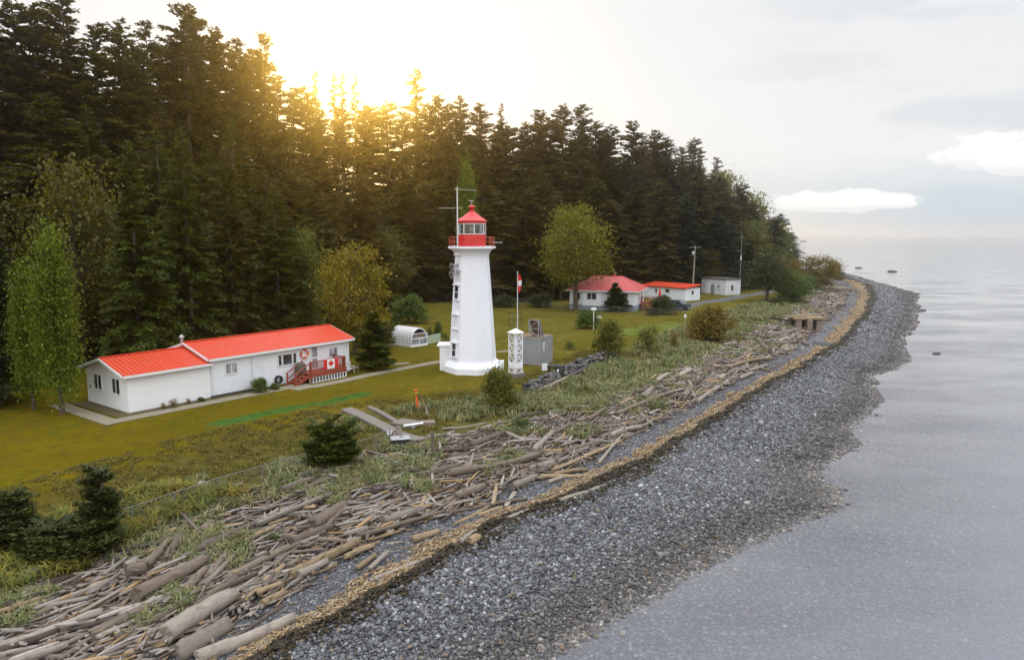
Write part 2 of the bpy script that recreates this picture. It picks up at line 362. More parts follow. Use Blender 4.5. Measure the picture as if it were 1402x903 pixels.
# overcast deck: brighter overhead than at the horizon
lum = math_(t, 'MULTIPLY', ramp(t, elc, .33, 1.4, .93, 3.3, False), ramp(t, sp.outputs[1], .25, -.6, 1., 1.4)); lum = math_(t, 'MULTIPLY', lum, math_(t, 'MULTIPLY_ADD', n1, .10, .95))
up = mixc(t, ramp(t, elc, .1, .9), (.97,.985,1.), (.93,.97,1.06))
deck = N(t, 'ShaderNodeVectorMath', operation='SCALE'); t.links.new(up, deck.inputs[0]); t.links.new(lum, deck.inputs['Scale'])
# a thinner, bluer stretch low over the sea on the right
thin = math_(t, 'MULTIPLY', ramp(t, az, .16, .62), ramp(t, math_(t, 'MULTIPLY_ADD', n1, .16, el), .20, .07))
thin = math_(t, 'MULTIPLY', thin, ramp(t, elc, .0, .06, .85, 1.))
c = mixc(t, math_(t, 'MULTIPLY', thin, 1.), deck.outputs[0], (.47,.63,.76))
streak = math_(t, 'MULTIPLY', ramp(t, noise(t, cv.outputs[0], 3.6, 4, .5), .5, .62), math_(t, 'MULTIPLY', ramp(t, az, .12, .5), ramp(t, elc, .42, .25)))
c = mixc(t, math_(t, 'MULTIPLY', streak, .5), c, (.68,.72,.77))
def cumulus(c, u, v, wa, we, seed):
    d = ray(u, v); d = d/np.linalg.norm(d); a0 = math.atan2(d[0], d[1]); e0 = math.asin(d[2])
    qa = math_(t, 'MULTIPLY', math_(t, 'SUBTRACT', az, a0), 1/wa); qe = math_(t, 'MULTIPLY', math_(t, 'SUBTRACT', el, e0), 1/we)
    qe = math_(t, 'MULTIPLY', qe, ramp(t, qe, -.05, .05, 2.2, 1.))
    r2 = math_(t, 'ADD', math_(t, 'MULTIPLY', qa, qa), math_(t, 'MULTIPLY', qe, qe))
    cv2 = N(t, 'ShaderNodeCombineXYZ'); t.links.new(az, cv2.inputs[0]); t.links.new(math_(t, 'MULTIPLY', el, 1.5), cv2.inputs[1]); cv2.inputs[2].default_value = seed
    r2 = math_(t, 'MULTIPLY_ADD', math_(t, 'SUBTRACT', noise(t, cv2.outputs[0], 24., 8, .62), .5), 3.2, r2)
    return mixc(t, ramp(t, r2, 1.12, .58), c, mixc(t, ramp(t, qe, -.6, .35), (.95,.96,.98), (1.15,1.15,1.15)))
c = cumulus(c, 1150, 281, .082, .020, 1.3); c = cumulus(c, 1343, 214, .046, .030, 4.1); c = cumulus(c, 1400, 222, .045, .036, 7.7)
dt = N(t, 'ShaderNodeVectorMath', operation='DOT_PRODUCT'); t.links.new(D, dt.inputs[0]); dt.inputs[1].default_value = tuple(sd)
cosg = math_(t, 'MAXIMUM', dt.outputs['Value'], 0.); g1 = math_(t, 'POWER', cosg, 120.); g2 = math_(t, 'POWER', cosg, 1500.)
gl = math_(t, 'ADD', math_(t, 'MULTIPLY', g1, .06), math_(t, 'MULTIPLY', g2, 1.2))
glc = N(t, 'ShaderNodeVectorMath', operation='SCALE'); glc.inputs[0].default_value = (1.0,.86,.58); t.links.new(gl, glc.inputs['Scale'])
c = mixc(t, 1., c, glc.outputs[0], 'ADD')
c10 = N(t, 'ShaderNodeVectorMath', operation='SCALE'); t.links.new(c, c10.inputs[0]); c10.inputs['Scale'].default_value = 10.
t.links.new(mixc(t, .93, sky.outputs[0], c10.outputs[0]), bg.inputs[0]); bg.inputs[1].default_value = .1
sl = bpy.data.lights.new('sun', 'SUN'); sl.energy = 3.1; sl.angle = R(9); sl.color = (1., .55, .07)
so = bpy.data.objects.new('sun', sl); COL.objects.link(so); so.rotation_euler = Vector(tuple(sd)).to_track_quat('Z', 'Y').to_euler(); so.location = (-60, 250, 80)
vs = S.view_settings; vs.view_transform = 'Standard'; vs.look = 'None'; vs.exposure = 0; vs.gamma = 1; vs.use_curve_mapping = False
cy = S.cycles; cy.max_bounces = 6; cy.diffuse_bounces = 3; cy.glossy_bounces = 3; cy.transmission_bounces = 3; cy.transparent_max_bounces = 12; cy.volume_bounces = 1; cy.caustics_reflective = False; cy.caustics_refractive = False
cy.use_denoising = True
hz = bpy.data.materials.new('haze'); hz.use_nodes = True; t = hz.node_tree; t.nodes.clear(); out = N(t, 'ShaderNodeOutputMaterial'); pv = N(t, 'ShaderNodeVolumePrincipled')
pv.inputs['Color'].default_value = (.98,.99,1.,1); pv.inputs['Density'].default_value = HAZE_D; pv.inputs['Anisotropy'].default_value = HAZE_G; t.links.new(pv.outputs[0], out.inputs['Volume'])
if HAZE_D: tag(MB().box((0, 0, 15), (64000, 64000, 74)).build('haze', hz), None, None, None, 'stuff')
# ------------------------------------------------------------------ the ground sheet
def axis(segs):
    a = []
    for lo, hi, st in segs: a += list(np.arange(lo, hi, st))
    return np.array(a+[segs[-1][1]], float)
gx = axis([(-30000,-3000,9000),(-3000,-400,650),(-400,-90,12),(-90,-50,1.6),(-50,46,.42),(46,140,.9),(140,260,6),(260,3000,548),(3000,30000,9000)])
gy = axis([(-30000,-3000,9000),(-3000,-60,588),(-60,16,4),(16,80,.42),(80,170,.8),(170,300,1.6),(300,700,14),(700,3000,460),(3000,30000,9000)])
XX, YY = np.meshgrid(gx, gy); nx, ny = len(gx), len(gy)
xf, yf = XX.ravel(), YY.ravel(); zf = height(xf, yf); sf = shore_s(xf, yf); ef = edge_dist(xf, yf)
far = (np.abs(xf) > 420) | (yf < -100) | (yf > 720); zf = np.where(far & (xf > -420), np.minimum(zf, -6), zf); sf = np.where(far & (xf > -420), 12, sf)
zf = np.where(yf > 720, -6, zf)
idx = np.arange(nx*ny).reshape(ny, nx); quads = np.stack([idx[:-1,:-1], idx[:-1,1:], idx[1:,1:], idx[1:,:-1]], -1).reshape(-1, 4)
def blob_mask(px, rad):
    """soft patch round a polyline given in photo pixels"""
    pts = np.array([G(u, v)[:2] for u, v in px]); best = np.full(xf.shape, 1e9)
    near = (yf > 16) & (yf < 180) & (np.abs(xf) < 140); x, y = xf[near], yf[near]; bb = np.full(x.shape, 1e9)
    for (ax, ay), (bx, by) in zip(pts[:-1], pts[1:]):
        dx, dy = bx-ax, by-ay; tt = np.clip(((x-ax)*dx+(y-ay)*dy)/(dx*dx+dy*dy+1e-9), 0, 1)
        bb = np.minimum(bb, np.hypot(x-ax-tt*dx, y-ay-tt*dy))
    best[near] = bb+(fbm(x*1.1, y*1.1, 31)-.45)*rad*1.6
    return 1-smooth(rad*.6, rad*1.1, best)
green = blob_mask([(300,578),(345,570),(400,559),(450,550),(498,540)], .85)
scrub = np.maximum(blob_mask([(60,690),(200,652),(320,620),(415,596)], 1.7), blob_mask([(545,548),(600,548),(660,540)], 2.0))
dry = np.maximum(blob_mask([(440,575),(520,560)], 1.5), blob_mask([(75,690),(110,690)], 1.2))
road = blob_mask([(925,424),(950,416),(985,411),(1020,405),(1060,398)], 1.7)
lush = np.maximum(blob_mask([(860,455),(900,450),(945,445)], 3.), blob_mask([(985,430),(1030,425)], 4))
me = mesh_np('ground', np.stack([xf, yf, zf], -1), quads, True, None, {'s': sf, 'edge': np.clip(ef, -50, 80), 'green': green, 'scrub': scrub, 'dry': dry, 'road': road, 'lush': lush})
m, t, b = nt('shore_ground'); v = wpos(t)
def A(n): a = N(t, 'ShaderNodeAttribute'); a.attribute_name = n; return a.outputs['Fac']
fine = noise(t, v, 1.4, 6, .7); mid = noise(t, v, .22, 4, .6); tiny = noise(t, v, 9, 4, .7)
s = math_(t, 'ADD', A('s'), math_(t, 'MULTIPLY', math_(t, 'SUBTRACT', fine, .5), .35))
sy0 = N(t, 'ShaderNodeSeparateXYZ'); t.links.new(v, sy0.inputs[0]); rt_ = ramp(t, math_(t, 'ADD', sy0.outputs[0], math_(t, 'MULTIPLY', sy0.outputs[1], .25)), -10, 35)
lawn = mixc(t, ramp(t, mid, .35, .65), mixc(t, rt_, (.110,.077,.0015), (.112,.100,.018)), mixc(t, rt_, (.146,.102,.003), (.152,.126,.030))); lawn = mixc(t, ramp(t, fine, .42, .7), lawn, (.075,.072,.007)); lawn = mixc(t, ramp(t, tiny, .45, .75, 0, .6), lawn, (.16,.125,.03))
lawn = mixc(t, ramp(t, noise(t, v, .5, 5, .75), .52, .66, 0, .55), lawn, (.10,.066,.012))
lawn = mixc(t, ramp(t, noise(t, wpos(t, (1, .35, 1)), 2.2, 4), .58, .7, 0, .6), lawn, (.052,.048,.006))
lawn = mixc(t, ramp(t, noise(t, wpos(t, (.6,1,1)), .9, 6, .8), .54, .66, 0, .8), lawn, (.105,.07,.018)); lawn = mixc(t, ramp(t, noise(t, wpos(t, (1,.7,1)), .33, 6, .8), .5, .62, 0, .7), lawn, (.072,.070,.007)); lawn = mixc(t, ramp(t, noise(t, v, 26, 2), .35, .7, 0, .5), lawn, (.05,.042,.005))
lawn = mixc(t, A('lush'), lawn, mixc(t, ramp(t, fine, .35, .65), (.085,.115,.02), (.13,.14,.035)))
lawn = mixc(t, math_(t, 'MULTIPLY', A('dry'), ramp(t, fine, .3, .6)), lawn, (.15,.095,.035))
lawn = mixc(t, math_(t, 'MULTIPLY', A('scrub'), ramp(t, fine, .25, .6)), lawn, mixc(t, ramp(t, tiny, .35, .65), (.058,.042,.008), (.095,.078,.012)))
lawn = mixc(t, A('green'), lawn, mixc(t, ramp(t, fine, .4, .6), (.035,.075,.014), (.06,.11,.022)))
grav = mixc(t, ramp(t, tiny, .3, .7), (.085,.083,.08), (.16,.155,.15)); lawn = mixc(t, A('road'), lawn, grav)
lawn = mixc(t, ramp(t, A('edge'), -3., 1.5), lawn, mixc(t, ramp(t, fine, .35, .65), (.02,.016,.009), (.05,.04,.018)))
sy = N(t, 'ShaderNodeSeparateXYZ'); t.links.new(v, sy.inputs[0]); far_ = ramp(t, sy.outputs[1], 40, 62)
bank = mixc(t, far_, mixc(t, ramp(t, fine, .35, .65), (.055,.045,.008), (.095,.085,.018)), mixc(t, ramp(t, fine, .35, .65), (.075,.075,.022), (.13,.125,.045))); bank = mixc(t, ramp(t, tiny, .5, .7), bank, (.06,.045,.028))
litter = mixc(t, ramp(t, fine, .35, .65), (.085,.065,.05), (.14,.11,.085)); litter = mixc(t, ramp(t, tiny, .4, .7), litter, (.045,.035,.028)); litter = mixc(t, ramp(t, noise(t, v, .8, 4), .55, .68, 0, .7), litter, (.08,.085,.03))
vc = voro(t, v, 13., 'Color'); vd = voro(t, v, 13., 'Distance'); sg = N(t, 'ShaderNodeSeparateColor'); t.links.new(vc, sg.inputs[0])
gravel = mixc(t, ramp(t, sg.outputs[0], .2, .97), (.055,.056,.06), (.17,.17,.175)); gravel = mixc(t, ramp(t, mid, .4, .7, 0, .4), gravel, (.05,.05,.054)); gravel = mixc(t, ramp(t, sg.outputs[1], .94, .97), gravel, (.38,.37,.36))
tan = mixc(t, ramp(t, tiny, .3, .7), (.20,.13,.065), (.34,.24,.13)); weed = mixc(t, ramp(t, tiny, .3, .7), (.018,.013,.006), (.05,.035,.014))
vc2 = voro(t, v, 5.5, 'Color'); vd2 = voro(t, v, 5.5, 'Distance'); s2 = N(t, 'ShaderNodeSeparateColor'); t.links.new(vc2, s2.inputs[0])
cob = mixc(t, ramp(t, s2.outputs[0], .1, .95), (.04,.041,.045), (.19,.19,.195)); cob = mixc(t, ramp(t, s2.outputs[1], .9, .95), cob, (.42,.41,.39)); cob = mixc(t, ramp(t, s2.outputs[2], .85, .9), cob, (.16,.115,.07)); cob = mixc(t, ramp(t, vd2, .35, .75), cob, (.02,.02,.022))
bed = mixc(t, ramp(t, s2.outputs[0], .1, .95), (.13,.125,.118), (.30,.29,.27)); bed = mixc(t, ramp(t, s2.outputs[1], .86, .93), bed, (.44,.42,.36)); bed = mixc(t, ramp(t, s2.outputs[2], .85, .9), bed, (.2,.15,.08)); bed = mixc(t, ramp(t, vd2, .3, .75), bed, (.05,.047,.04))
col = mixc(t, ramp(t, s, -.08, .12), lawn, bank); col = mixc(t, ramp(t, s, .85, 1.12), col, litter); col = mixc(t, ramp(t, s, 1.8, 2.06), col, gravel)
s3 = math_(t, 'ADD', A('s'), math_(t, 'MULTIPLY', math_(t, 'SUBTRACT', fine, .5), .16))
col = mixc(t, ramp(t, s3, 2.62, 2.75), col, tan); col = mixc(t, ramp(t, s3, 2.98, 3.02), col, weed); col = mixc(t, ramp(t, s3, 3.09, 3.15), col, cob); col = mixc(t, ramp(t, A('s'), 3.8, 4.05), col, bed)
set_(t, b, 'Base Color', col); set_(t, b, 'Roughness', ramp(t, A('s'), 3.5, 3.95, .92, .4)); set_(t, b, 'Specular IOR Level', ramp(t, A('s'), .0, 3.3, .0, .3))
hgt = mixc(t, ramp(t, A('s'), 2.9, 3.2), tiny, math_(t, 'MULTIPLY', vd2, -1.2)); bump(t, b, hgt, .05)
struct(link('ground', me, m), 'grassy shore terrace falling to a shingle beach')
# ------------------------------------------------------------------ the sea
wx = axis([(-31000,-4000,9000),(-4000,-260,935),(-260,-20,12),(-20,60,1.5),(60,180,3),(180,400,11),(400,4000,900),(4000,31000,9000)])
wy = axis([(-31000,-4000,9000),(-4000,-60,985),(-60,10,7),(10,110,1.5),(110,320,4),(320,800,16),(800,4000,800),(4000,31000,9000)])
X2, Y2 = np.meshgrid(wx, wy); n2x, n2y = len(wx), len(wy); x2, y2 = X2.ravel(), Y2.ravel(); s2_ = shore_s(x2, y2)
out_ = (np.abs(x2) > 420) | (y2 < -100) | (y2 > 720); dep = np.where(out_, 5, np.interp(s2_, [4,5,7,12,40], [0,.42,1.,3.,8.]))
ii = np.arange(n2x*n2y).reshape(n2y, n2x); q2 = np.stack([ii[:-1,:-1], ii[:-1,1:], ii[1:,1:], ii[1:,:-1]], -1).reshape(-1, 4)
mw, t, b = nt('sea_water'); t.nodes.remove(b); out = t.nodes['Material Output']; v = wpos(t)
a = N(t, 'ShaderNodeAttribute'); a.attribute_name = 'depth'
tr = N(t, 'ShaderNodeBsdfTransparent'); tr.inputs[0].default_value = (.90,.92,.94,1)
df = N(t, 'ShaderNodeBsdfDiffuse'); df.inputs[0].default_value = (.22,.22,.255,1)
mx = N(t, 'ShaderNodeMixShader'); t.links.new(ramp(t, a.outputs['Fac'], 0., 1.5, .28, .96), mx.inputs[0]); t.links.new(tr.outputs[0], mx.inputs[1]); t.links.new(df.outputs[0], mx.inputs[2])
rp = N(t, 'ShaderNodeMapping'); rp.inputs['Rotation'].default_value = (0,0,R(38)); rp.inputs['Scale'].default_value = (.42, 1.25, 1); t.links.new(v, rp.inputs[0])
h1 = noise(t, rp.outputs[0], 1.5, 3, .6); h2 = noise(t, rp.outputs[0], 6., 3, .6); h3 = noise(t, rp.outputs[0], .12, 3, .5)
calm = ramp(t, noise(t, wpos(t, (1,.35,1)), .035, 4, .6), .3, .7, .35, .8)
hh_ = math_(t, 'MULTIPLY', math_(t, 'ADD', math_(t, 'ADD', h1, math_(t, 'MULTIPLY', h2, .3)), math_(t, 'MULTIPLY', h3, 2.)), calm)
bp = N(t, 'ShaderNodeBump'); bp.inputs['Distance'].default_value = .045; bp.inputs['Strength'].default_value = .55; t.links.new(hh_, bp.inputs['Height'])
gl = N(t, 'ShaderNodeBsdfGlossy'); gl.inputs['Roughness'].default_value = .12; t.links.new(bp.outputs[0], gl.inputs['Normal'])
fr = N(t, 'ShaderNodeFresnel'); fr.inputs['IOR'].default_value = 1.55
bq_ = N(t, 'ShaderNodeBump'); bq_.inputs['Distance'].default_value = .008; bq_.inputs['Strength'].default_value = .4; t.links.new(hh_, bq_.inputs['Height']); t.links.new(bq_.outputs[0], fr.inputs['Normal'])
m2 = N(t, 'ShaderNodeMixShader'); slick = math_(t, 'MULTIPLY', fr.outputs[0], ramp(t, noise(t, wpos(t, (.55,1,1)), .085, 5, .62), .34, .62, .95, 1.6), None, True); t.links.new(slick, m2.inputs[0]); t.links.new(mx.outputs[0], m2.inputs[1]); t.links.new(gl.outputs[0], m2.inputs[2]); t.links.new(m2.outputs[0], out.inputs[0])
struct(link('sea', mesh_np('sea', np.stack([x2, y2, x2*0], -1), q2, True, None, {'depth': dep}), mw), 'calm grey sea reaching the horizon')
# ------------------------------------------------------------------ loose beach material (nobody could count it)
def ico(sub=0):
    import bmesh
    bm = bmesh.new(); bmesh.ops.create_icosphere(bm, subdivisions=sub+1, radius=1.); V = np.array([q.co[:] for q in bm.verts]); Fa = np.array([[q.index for q in f.verts] for f in bm.faces]); bm.free(); return V, Fa
def rotz(a): c, s_ = np.cos(a), np.sin(a); z = a*0; o = z+1; return np.stack([np.stack([c,-s_,z],-1), np.stack([s_,c,z],-1), np.stack([z,z,o],-1)], -2)
def roty(a): c, s_ = np.cos(a), np.sin(a); z = a*0; o = z+1; return np.stack([np.stack([c,z,s_],-1), np.stack([z,o,z],-1), np.stack([-s_,z,c],-1)], -2)
def rotx(a): c, s_ = np.cos(a), np.sin(a); z = a*0; o = z+1; return np.stack([np.stack([o,z,z],-1), np.stack([z,c,-s_],-1), np.stack([z,s_,c],-1)], -2)
def scatter_mesh(name, V, Fa, pos, rot, scl, cols, jitter=0., smooth_sh=True):
    n = len(pos); VV = np.repeat(V[None], n, 0)
    if jitter: VV = VV*(1+RNG.normal(0, jitter, VV.shape[:2]))[..., None]
    VV = np.einsum('nij,nkj->nki', rot, VV*scl[:, None, :])+pos[:, None, :]
    FF = (Fa[None]+(np.arange(n)*len(V))[:, None, None]).reshape(-1, Fa.shape[1])
    return mesh_np(name, VV.reshape(-1, 3), FF, smooth_sh, np.repeat(cols, len(V), 0))
def in_band(n, y0, y1, s0, s1, ypow=1., visible=True):
    """n random places with the shore coordinate between s0 and s1, inside the picture"""
    X = []; Y = []
    while sum(map(len, X)) < n:
        y = y0+(y1-y0)*RNG.random(n*3)**ypow; x = RNG.uniform(-45, 130, n*3); s_ = shore_s(x, y)
        u, v_ = proj(x, y, np.full(x.shape, 2.)); k = (s_ > s0) & (s_ < s1)
        if visible: k &= (u > -90) & (u < 1480) & (v_ < 985)
        X.append(x[k]); Y.append(y[k])
    return np.concatenate(X)[:n], np.concatenate(Y)[:n]
PEB = np.array([(.105,.106,.110),(.155,.156,.16),(.066,.066,.069),(.225,.226,.228),(.045,.046,.05),(.12,.118,.115),(.36,.36,.355),(.17,.13,.085),(.10,.085,.06),(.50,.49,.47)])
PPR = np.array([.24,.19,.19,.12,.12,.06,.025,.03,.02,.005])
def pebbles(n, y0, y1, s0, s1, r0, r1, sub, ypow=1., wet=True):
    x, y = in_band(n, y0, y1, s0, s1, ypow); s_ = shore_s(x, y); r = r0+(r1-r0)*RNG.random(n)**2.2; r *= np.where(RNG.random(n) < .015, 1.7, 1)
    z = height(x, y)+r*.25; V, Fa = ico(sub); c = PEB[RNG.choice(len(PEB), n, p=PPR)]*RNG.uniform(.62, 1.1, (n, 1))
    if wet: c = c*np.interp(s_, [3.55,3.9,4.02,4.3], [1,.6,.9,1.7])[:, None]; br = smooth(3.5, 4., s_)[:, None]*.7; c = c*(1-br+br*np.array([1.15,.98,.78]))
    rot = np.matmul(rotz(RNG.uniform(0, 6.3, n)), rotx(RNG.normal(0, .3, n)))
    scl = np.stack([r*RNG.uniform(.9,1.35,n), r*RNG.uniform(.75,1.05,n), r*RNG.uniform(.45,.8,n)], -1)
    return scatter_mesh('pebbles', V, Fa, np.stack([x, y, z], -1), rot, scl, c, .05)
for args, lab in (((44000, 19, 46, 3.08, 4.12, .038, .105, 1), 'round grey cobbles of the near shingle bank'), ((40000, 46, 100, 3.09, 4.1, .055, .15, 0, 1.2), 'grey cobbles of the middle shingle bank'),
                  ((24000, 100, 285, 3.15, 4.08, .10, .30, 0, 1.3), 'grey stones of the far shingle point'), ((15000, 20, 80, 1.95, 2.85, .022, .06, 0, 1.4, False), 'fine dark gravel strip above the seaweed line'),
                  ((16000, 18, 62, 4.0, 8.5, .045, .12, 0, .8, True), 'cobbles under the shallow water')):
    tag(link('pebbles', pebbles(*args), M['pebble']), lab, 'pebbles', None, 'stuff')
def bits(name, n, y0, y1, s0, s1, l0, l1, wd, th, pal, ypow, lift, align=None, tilt=.25, m='chip'):
    x, y = in_band(int(n*1.6), y0, y1, s0, s1, ypow)
    if name == 'wood_chips': k = (shore_s(x, y) > 2.40+.42*fbm(y*.45, x*.15, 61)) & (fbm(x*1.3, y*1.3, 62) > .3); x, y = x[k], y[k]
    x, y = x[:n], y[:n]; n = len(x); sc = np.interp(y, [25,60,200], [1,1.25,2.6]); L = (l0+(l1-l0)*RNG.random(n)**2)*sc
    V = np.array([(-1,-1,-1),(1,-1,-1),(1,1,-1),(-1,1,-1),(-1,-.7,1),(1,-.7,1),(1,.7,1),(-1,.7,1)])*.5; Fa = np.array([(3,2,1,0),(4,5,6,7),(0,1,5,4),(1,2,6,5),(2,3,7,6),(3,0,4,7)])
    pal = np.array(pal); c = pal[RNG.integers(0, len(pal), n)]*RNG.uniform(.75,1.25,(n,1))
    an = RNG.uniform(0, 6.3, n) if align is None else align(x, y)+RNG.normal(0, .45, n)
    rot = np.matmul(rotz(an), np.matmul(roty(RNG.normal(0, tilt, n)), rotx(RNG.uniform(-.6,.6,n))))
    W = wd*RNG.uniform(.5,1.4,n)*sc
    return scatter_mesh(name, V, Fa, np.stack([x, y, height(x, y)+lift*RNG.random(n)+.01], -1), rot, np.stack([L, W, W*th], -1), c, .08, False)
def shore_dir(x, y): return np.arctan2(np.full(np.shape(y), 4.), np.interp(y+2, *C_LOGLO)-np.interp(y-2, *C_LOGLO))
CHIP = [(.36,.25,.13),(.30,.20,.10),(.42,.32,.19),(.22,.14,.07),(.33,.27,.2)]
tag(link('wood_chips', bits('wood_chips', 34000, 20, 230, 2.42, 3.0, .06, .34, .05, .35, CHIP, 1.7, .10, shore_dir), M['chip']), 'tan strip of wood chips along the tide line', 'wood chips', None, 'stuff')
STK = [(.16,.125,.1),(.22,.18,.145),(.10,.075,.06),(.29,.25,.21),(.26,.17,.08)]
tag(link('driftwood_debris', bits('driftwood_debris', 11000, 18, 235, 1.0, 2.05, .25, 1.5, .075, .8, STK, 1.5, .22, shore_dir, .12), M['stick']), 'litter of small sticks and splinters between the driftwood logs', 'driftwood debris', None, 'stuff')
tag(link('driftwood_debris', bits('driftwood_debris', 900, 22, 200, 2.05, 2.75, .15, .7, .04, .8, STK, 1.5, .03, shore_dir, .05), M['stick']), 'scattered sticks on the gravel strip', 'driftwood debris', None, 'stuff')
def seaweed():
    n = 20000; x, y = in_band(n, 20, 235, 2.99, 3.17, 1.7); sc = np.interp(y, [25,60,200], [1,1.3,2.8]); V, Fa = ico(0)
    k = (fbm(x*1.7, y*1.7, 77) > .26) & (shore_s(x, y) < 3.06+.24*fbm(y*.8, x*.3, 78)**1.2*1.4); x, y, sc = x[k], y[k], sc[k]; n = len(x)
    c = np.array([(.020,.013,.006),(.032,.021,.008),(.042,.033,.009),(.012,.009,.005),(.055,.033,.012)])[RNG.integers(0, 5, n)]*RNG.uniform(.7,1.3,(n,1))
    r = RNG.uniform(.04,.13,n)*sc; rot = np.matmul(rotz(RNG.uniform(0,6.3,n)), rotx(RNG.normal(0,.5,n)))
    return scatter_mesh('seaweed', V, Fa, np.stack([x, y, height(x, y)+RNG.random(n)*.09], -1), rot, np.stack([r, r*.7, r*.4], -1), c, .3, False)
tag(link('seaweed', seaweed(), M['weed']), 'dark brown ridge of seaweed cast up along the beach', 'seaweed', None, 'stuff')
RAMP = np.array([G(u, v)[:2] for u, v in ((474,562),(500,573),(525,584),(545,594),(562,601),(577,604),(548,612),(556,583),(584,582),(556,583),(531,572),(505,558.5))])
def ramp_dist(x, y):
    best = np.full(x.shape, 1e9)
    for (ax, ay), (bx, by) in zip(RAMP[:-1], RAMP[1:]):
        dx, dy = bx-ax, by-ay; q = np.clip(((x-ax)*dx+(y-ay)*dy)/(dx*dx+dy*dy), 0, 1); best = np.minimum(best, np.hypot(x-ax-q*dx, y-ay-q*dy))
    return best
def grass(name, ntuft, y0, y1, s0, s1, hh, per, pal, ypow=1.3, thresh=.4, seed=3, nsc=.35):
    x, y = in_band(ntuft*2, y0, y1, s0, s1, ypow); k = (fbm(x*nsc, y*nsc, seed) > thresh) & (ramp_dist(x, y) > .75); x, y = x[k][:ntuft], y[k][:ntuft]; n = len(x)
    sc = np.interp(y, [25,60,180], [1,1.15,1.9]); tc_ = np.array(pal)[RNG.integers(0, len(pal), n)]*RNG.uniform(.75,1.25,(n,1))
    x = np.repeat(x, per); y = np.repeat(y, per); sc = np.repeat(sc, per); c = np.repeat(tc_, per, 0)*RNG.uniform(.7,1.35,(n*per,1)); n2_ = n*per
    x = x+RNG.normal(0, .13, n2_)*sc; y = y+RNG.normal(0, .13, n2_)*sc; z = height(x, y); a = RNG.uniform(0,6.3,n2_); h = hh*RNG.uniform(.45,1.15,n2_)*sc; ln = h*RNG.uniform(.25,1.1,n2_); wd = RNG.uniform(.012,.024,n2_)*sc*1.5
    dx, dy = np.cos(a), np.sin(a); px, py = -dy*wd, dx*wd; o = np.stack([x,y,z-.02],-1)
    mid_ = o+np.stack([dx*ln*.35, dy*ln*.35, h*.75],-1); tip = o+np.stack([dx*ln, dy*ln, h*RNG.uniform(.55,1.05,n2_)],-1); pp = np.stack([px,py,px*0],-1)
    VV = np.stack([o-pp, o+pp, mid_+pp*.8, mid_-pp*.8, tip+pp*.15, tip-pp*.15], 1).reshape(-1,3); F0 = np.array([(0,1,2,3),(3,2,4,5)])
    return mesh_np(name, VV, (F0[None]+(np.arange(n2_)*6)[:,None,None]).reshape(-1,4), False, np.repeat(c, 6, 0))
GR = [(.19,.21,.075),(.27,.255,.11),(.14,.175,.05),(.31,.26,.12),(.22,.235,.10)]; GY = [(.26,.20,.03),(.20,.19,.03),(.14,.17,.035)]; GD = [(.13,.115,.012),(.16,.12,.014),(.125,.092,.014),(.15,.135,.018),(.19,.14,.022)]
for a_, lab in ((('beach_grass', 2300, 22, 60, .45, 1.75, .50, 22, GR, 1.2, .46), 'clumps of pale beach grass among the near driftwood'), (('beach_grass', 3600, 45, 150, .1, 1.12, .46, 14, GR, 1.1, .36), 'belt of grey green beach grass above the driftwood'),
                (('beach_grass', 380, 24, 34, .35, 1.05, .75, 34, GY, 1., .2), 'tall yellow green grass at the left above the logs'), (('rough_grass', 5200, 24, 75, -.30, .75, .12, 14, GD, 1.1, .36, 3, 1.3), 'rough brown and green grass on the bank at the lawn edge'),
                (('beach_grass', 500, 50, 180, 1.1, 1.7, .5, 16, GR, 1.1, .5, 8), 'beach grass growing through the far driftwood')):
    tag(link(a_[0], grass(*a_), M['blade']), lab, 'grass', None, 'stuff')
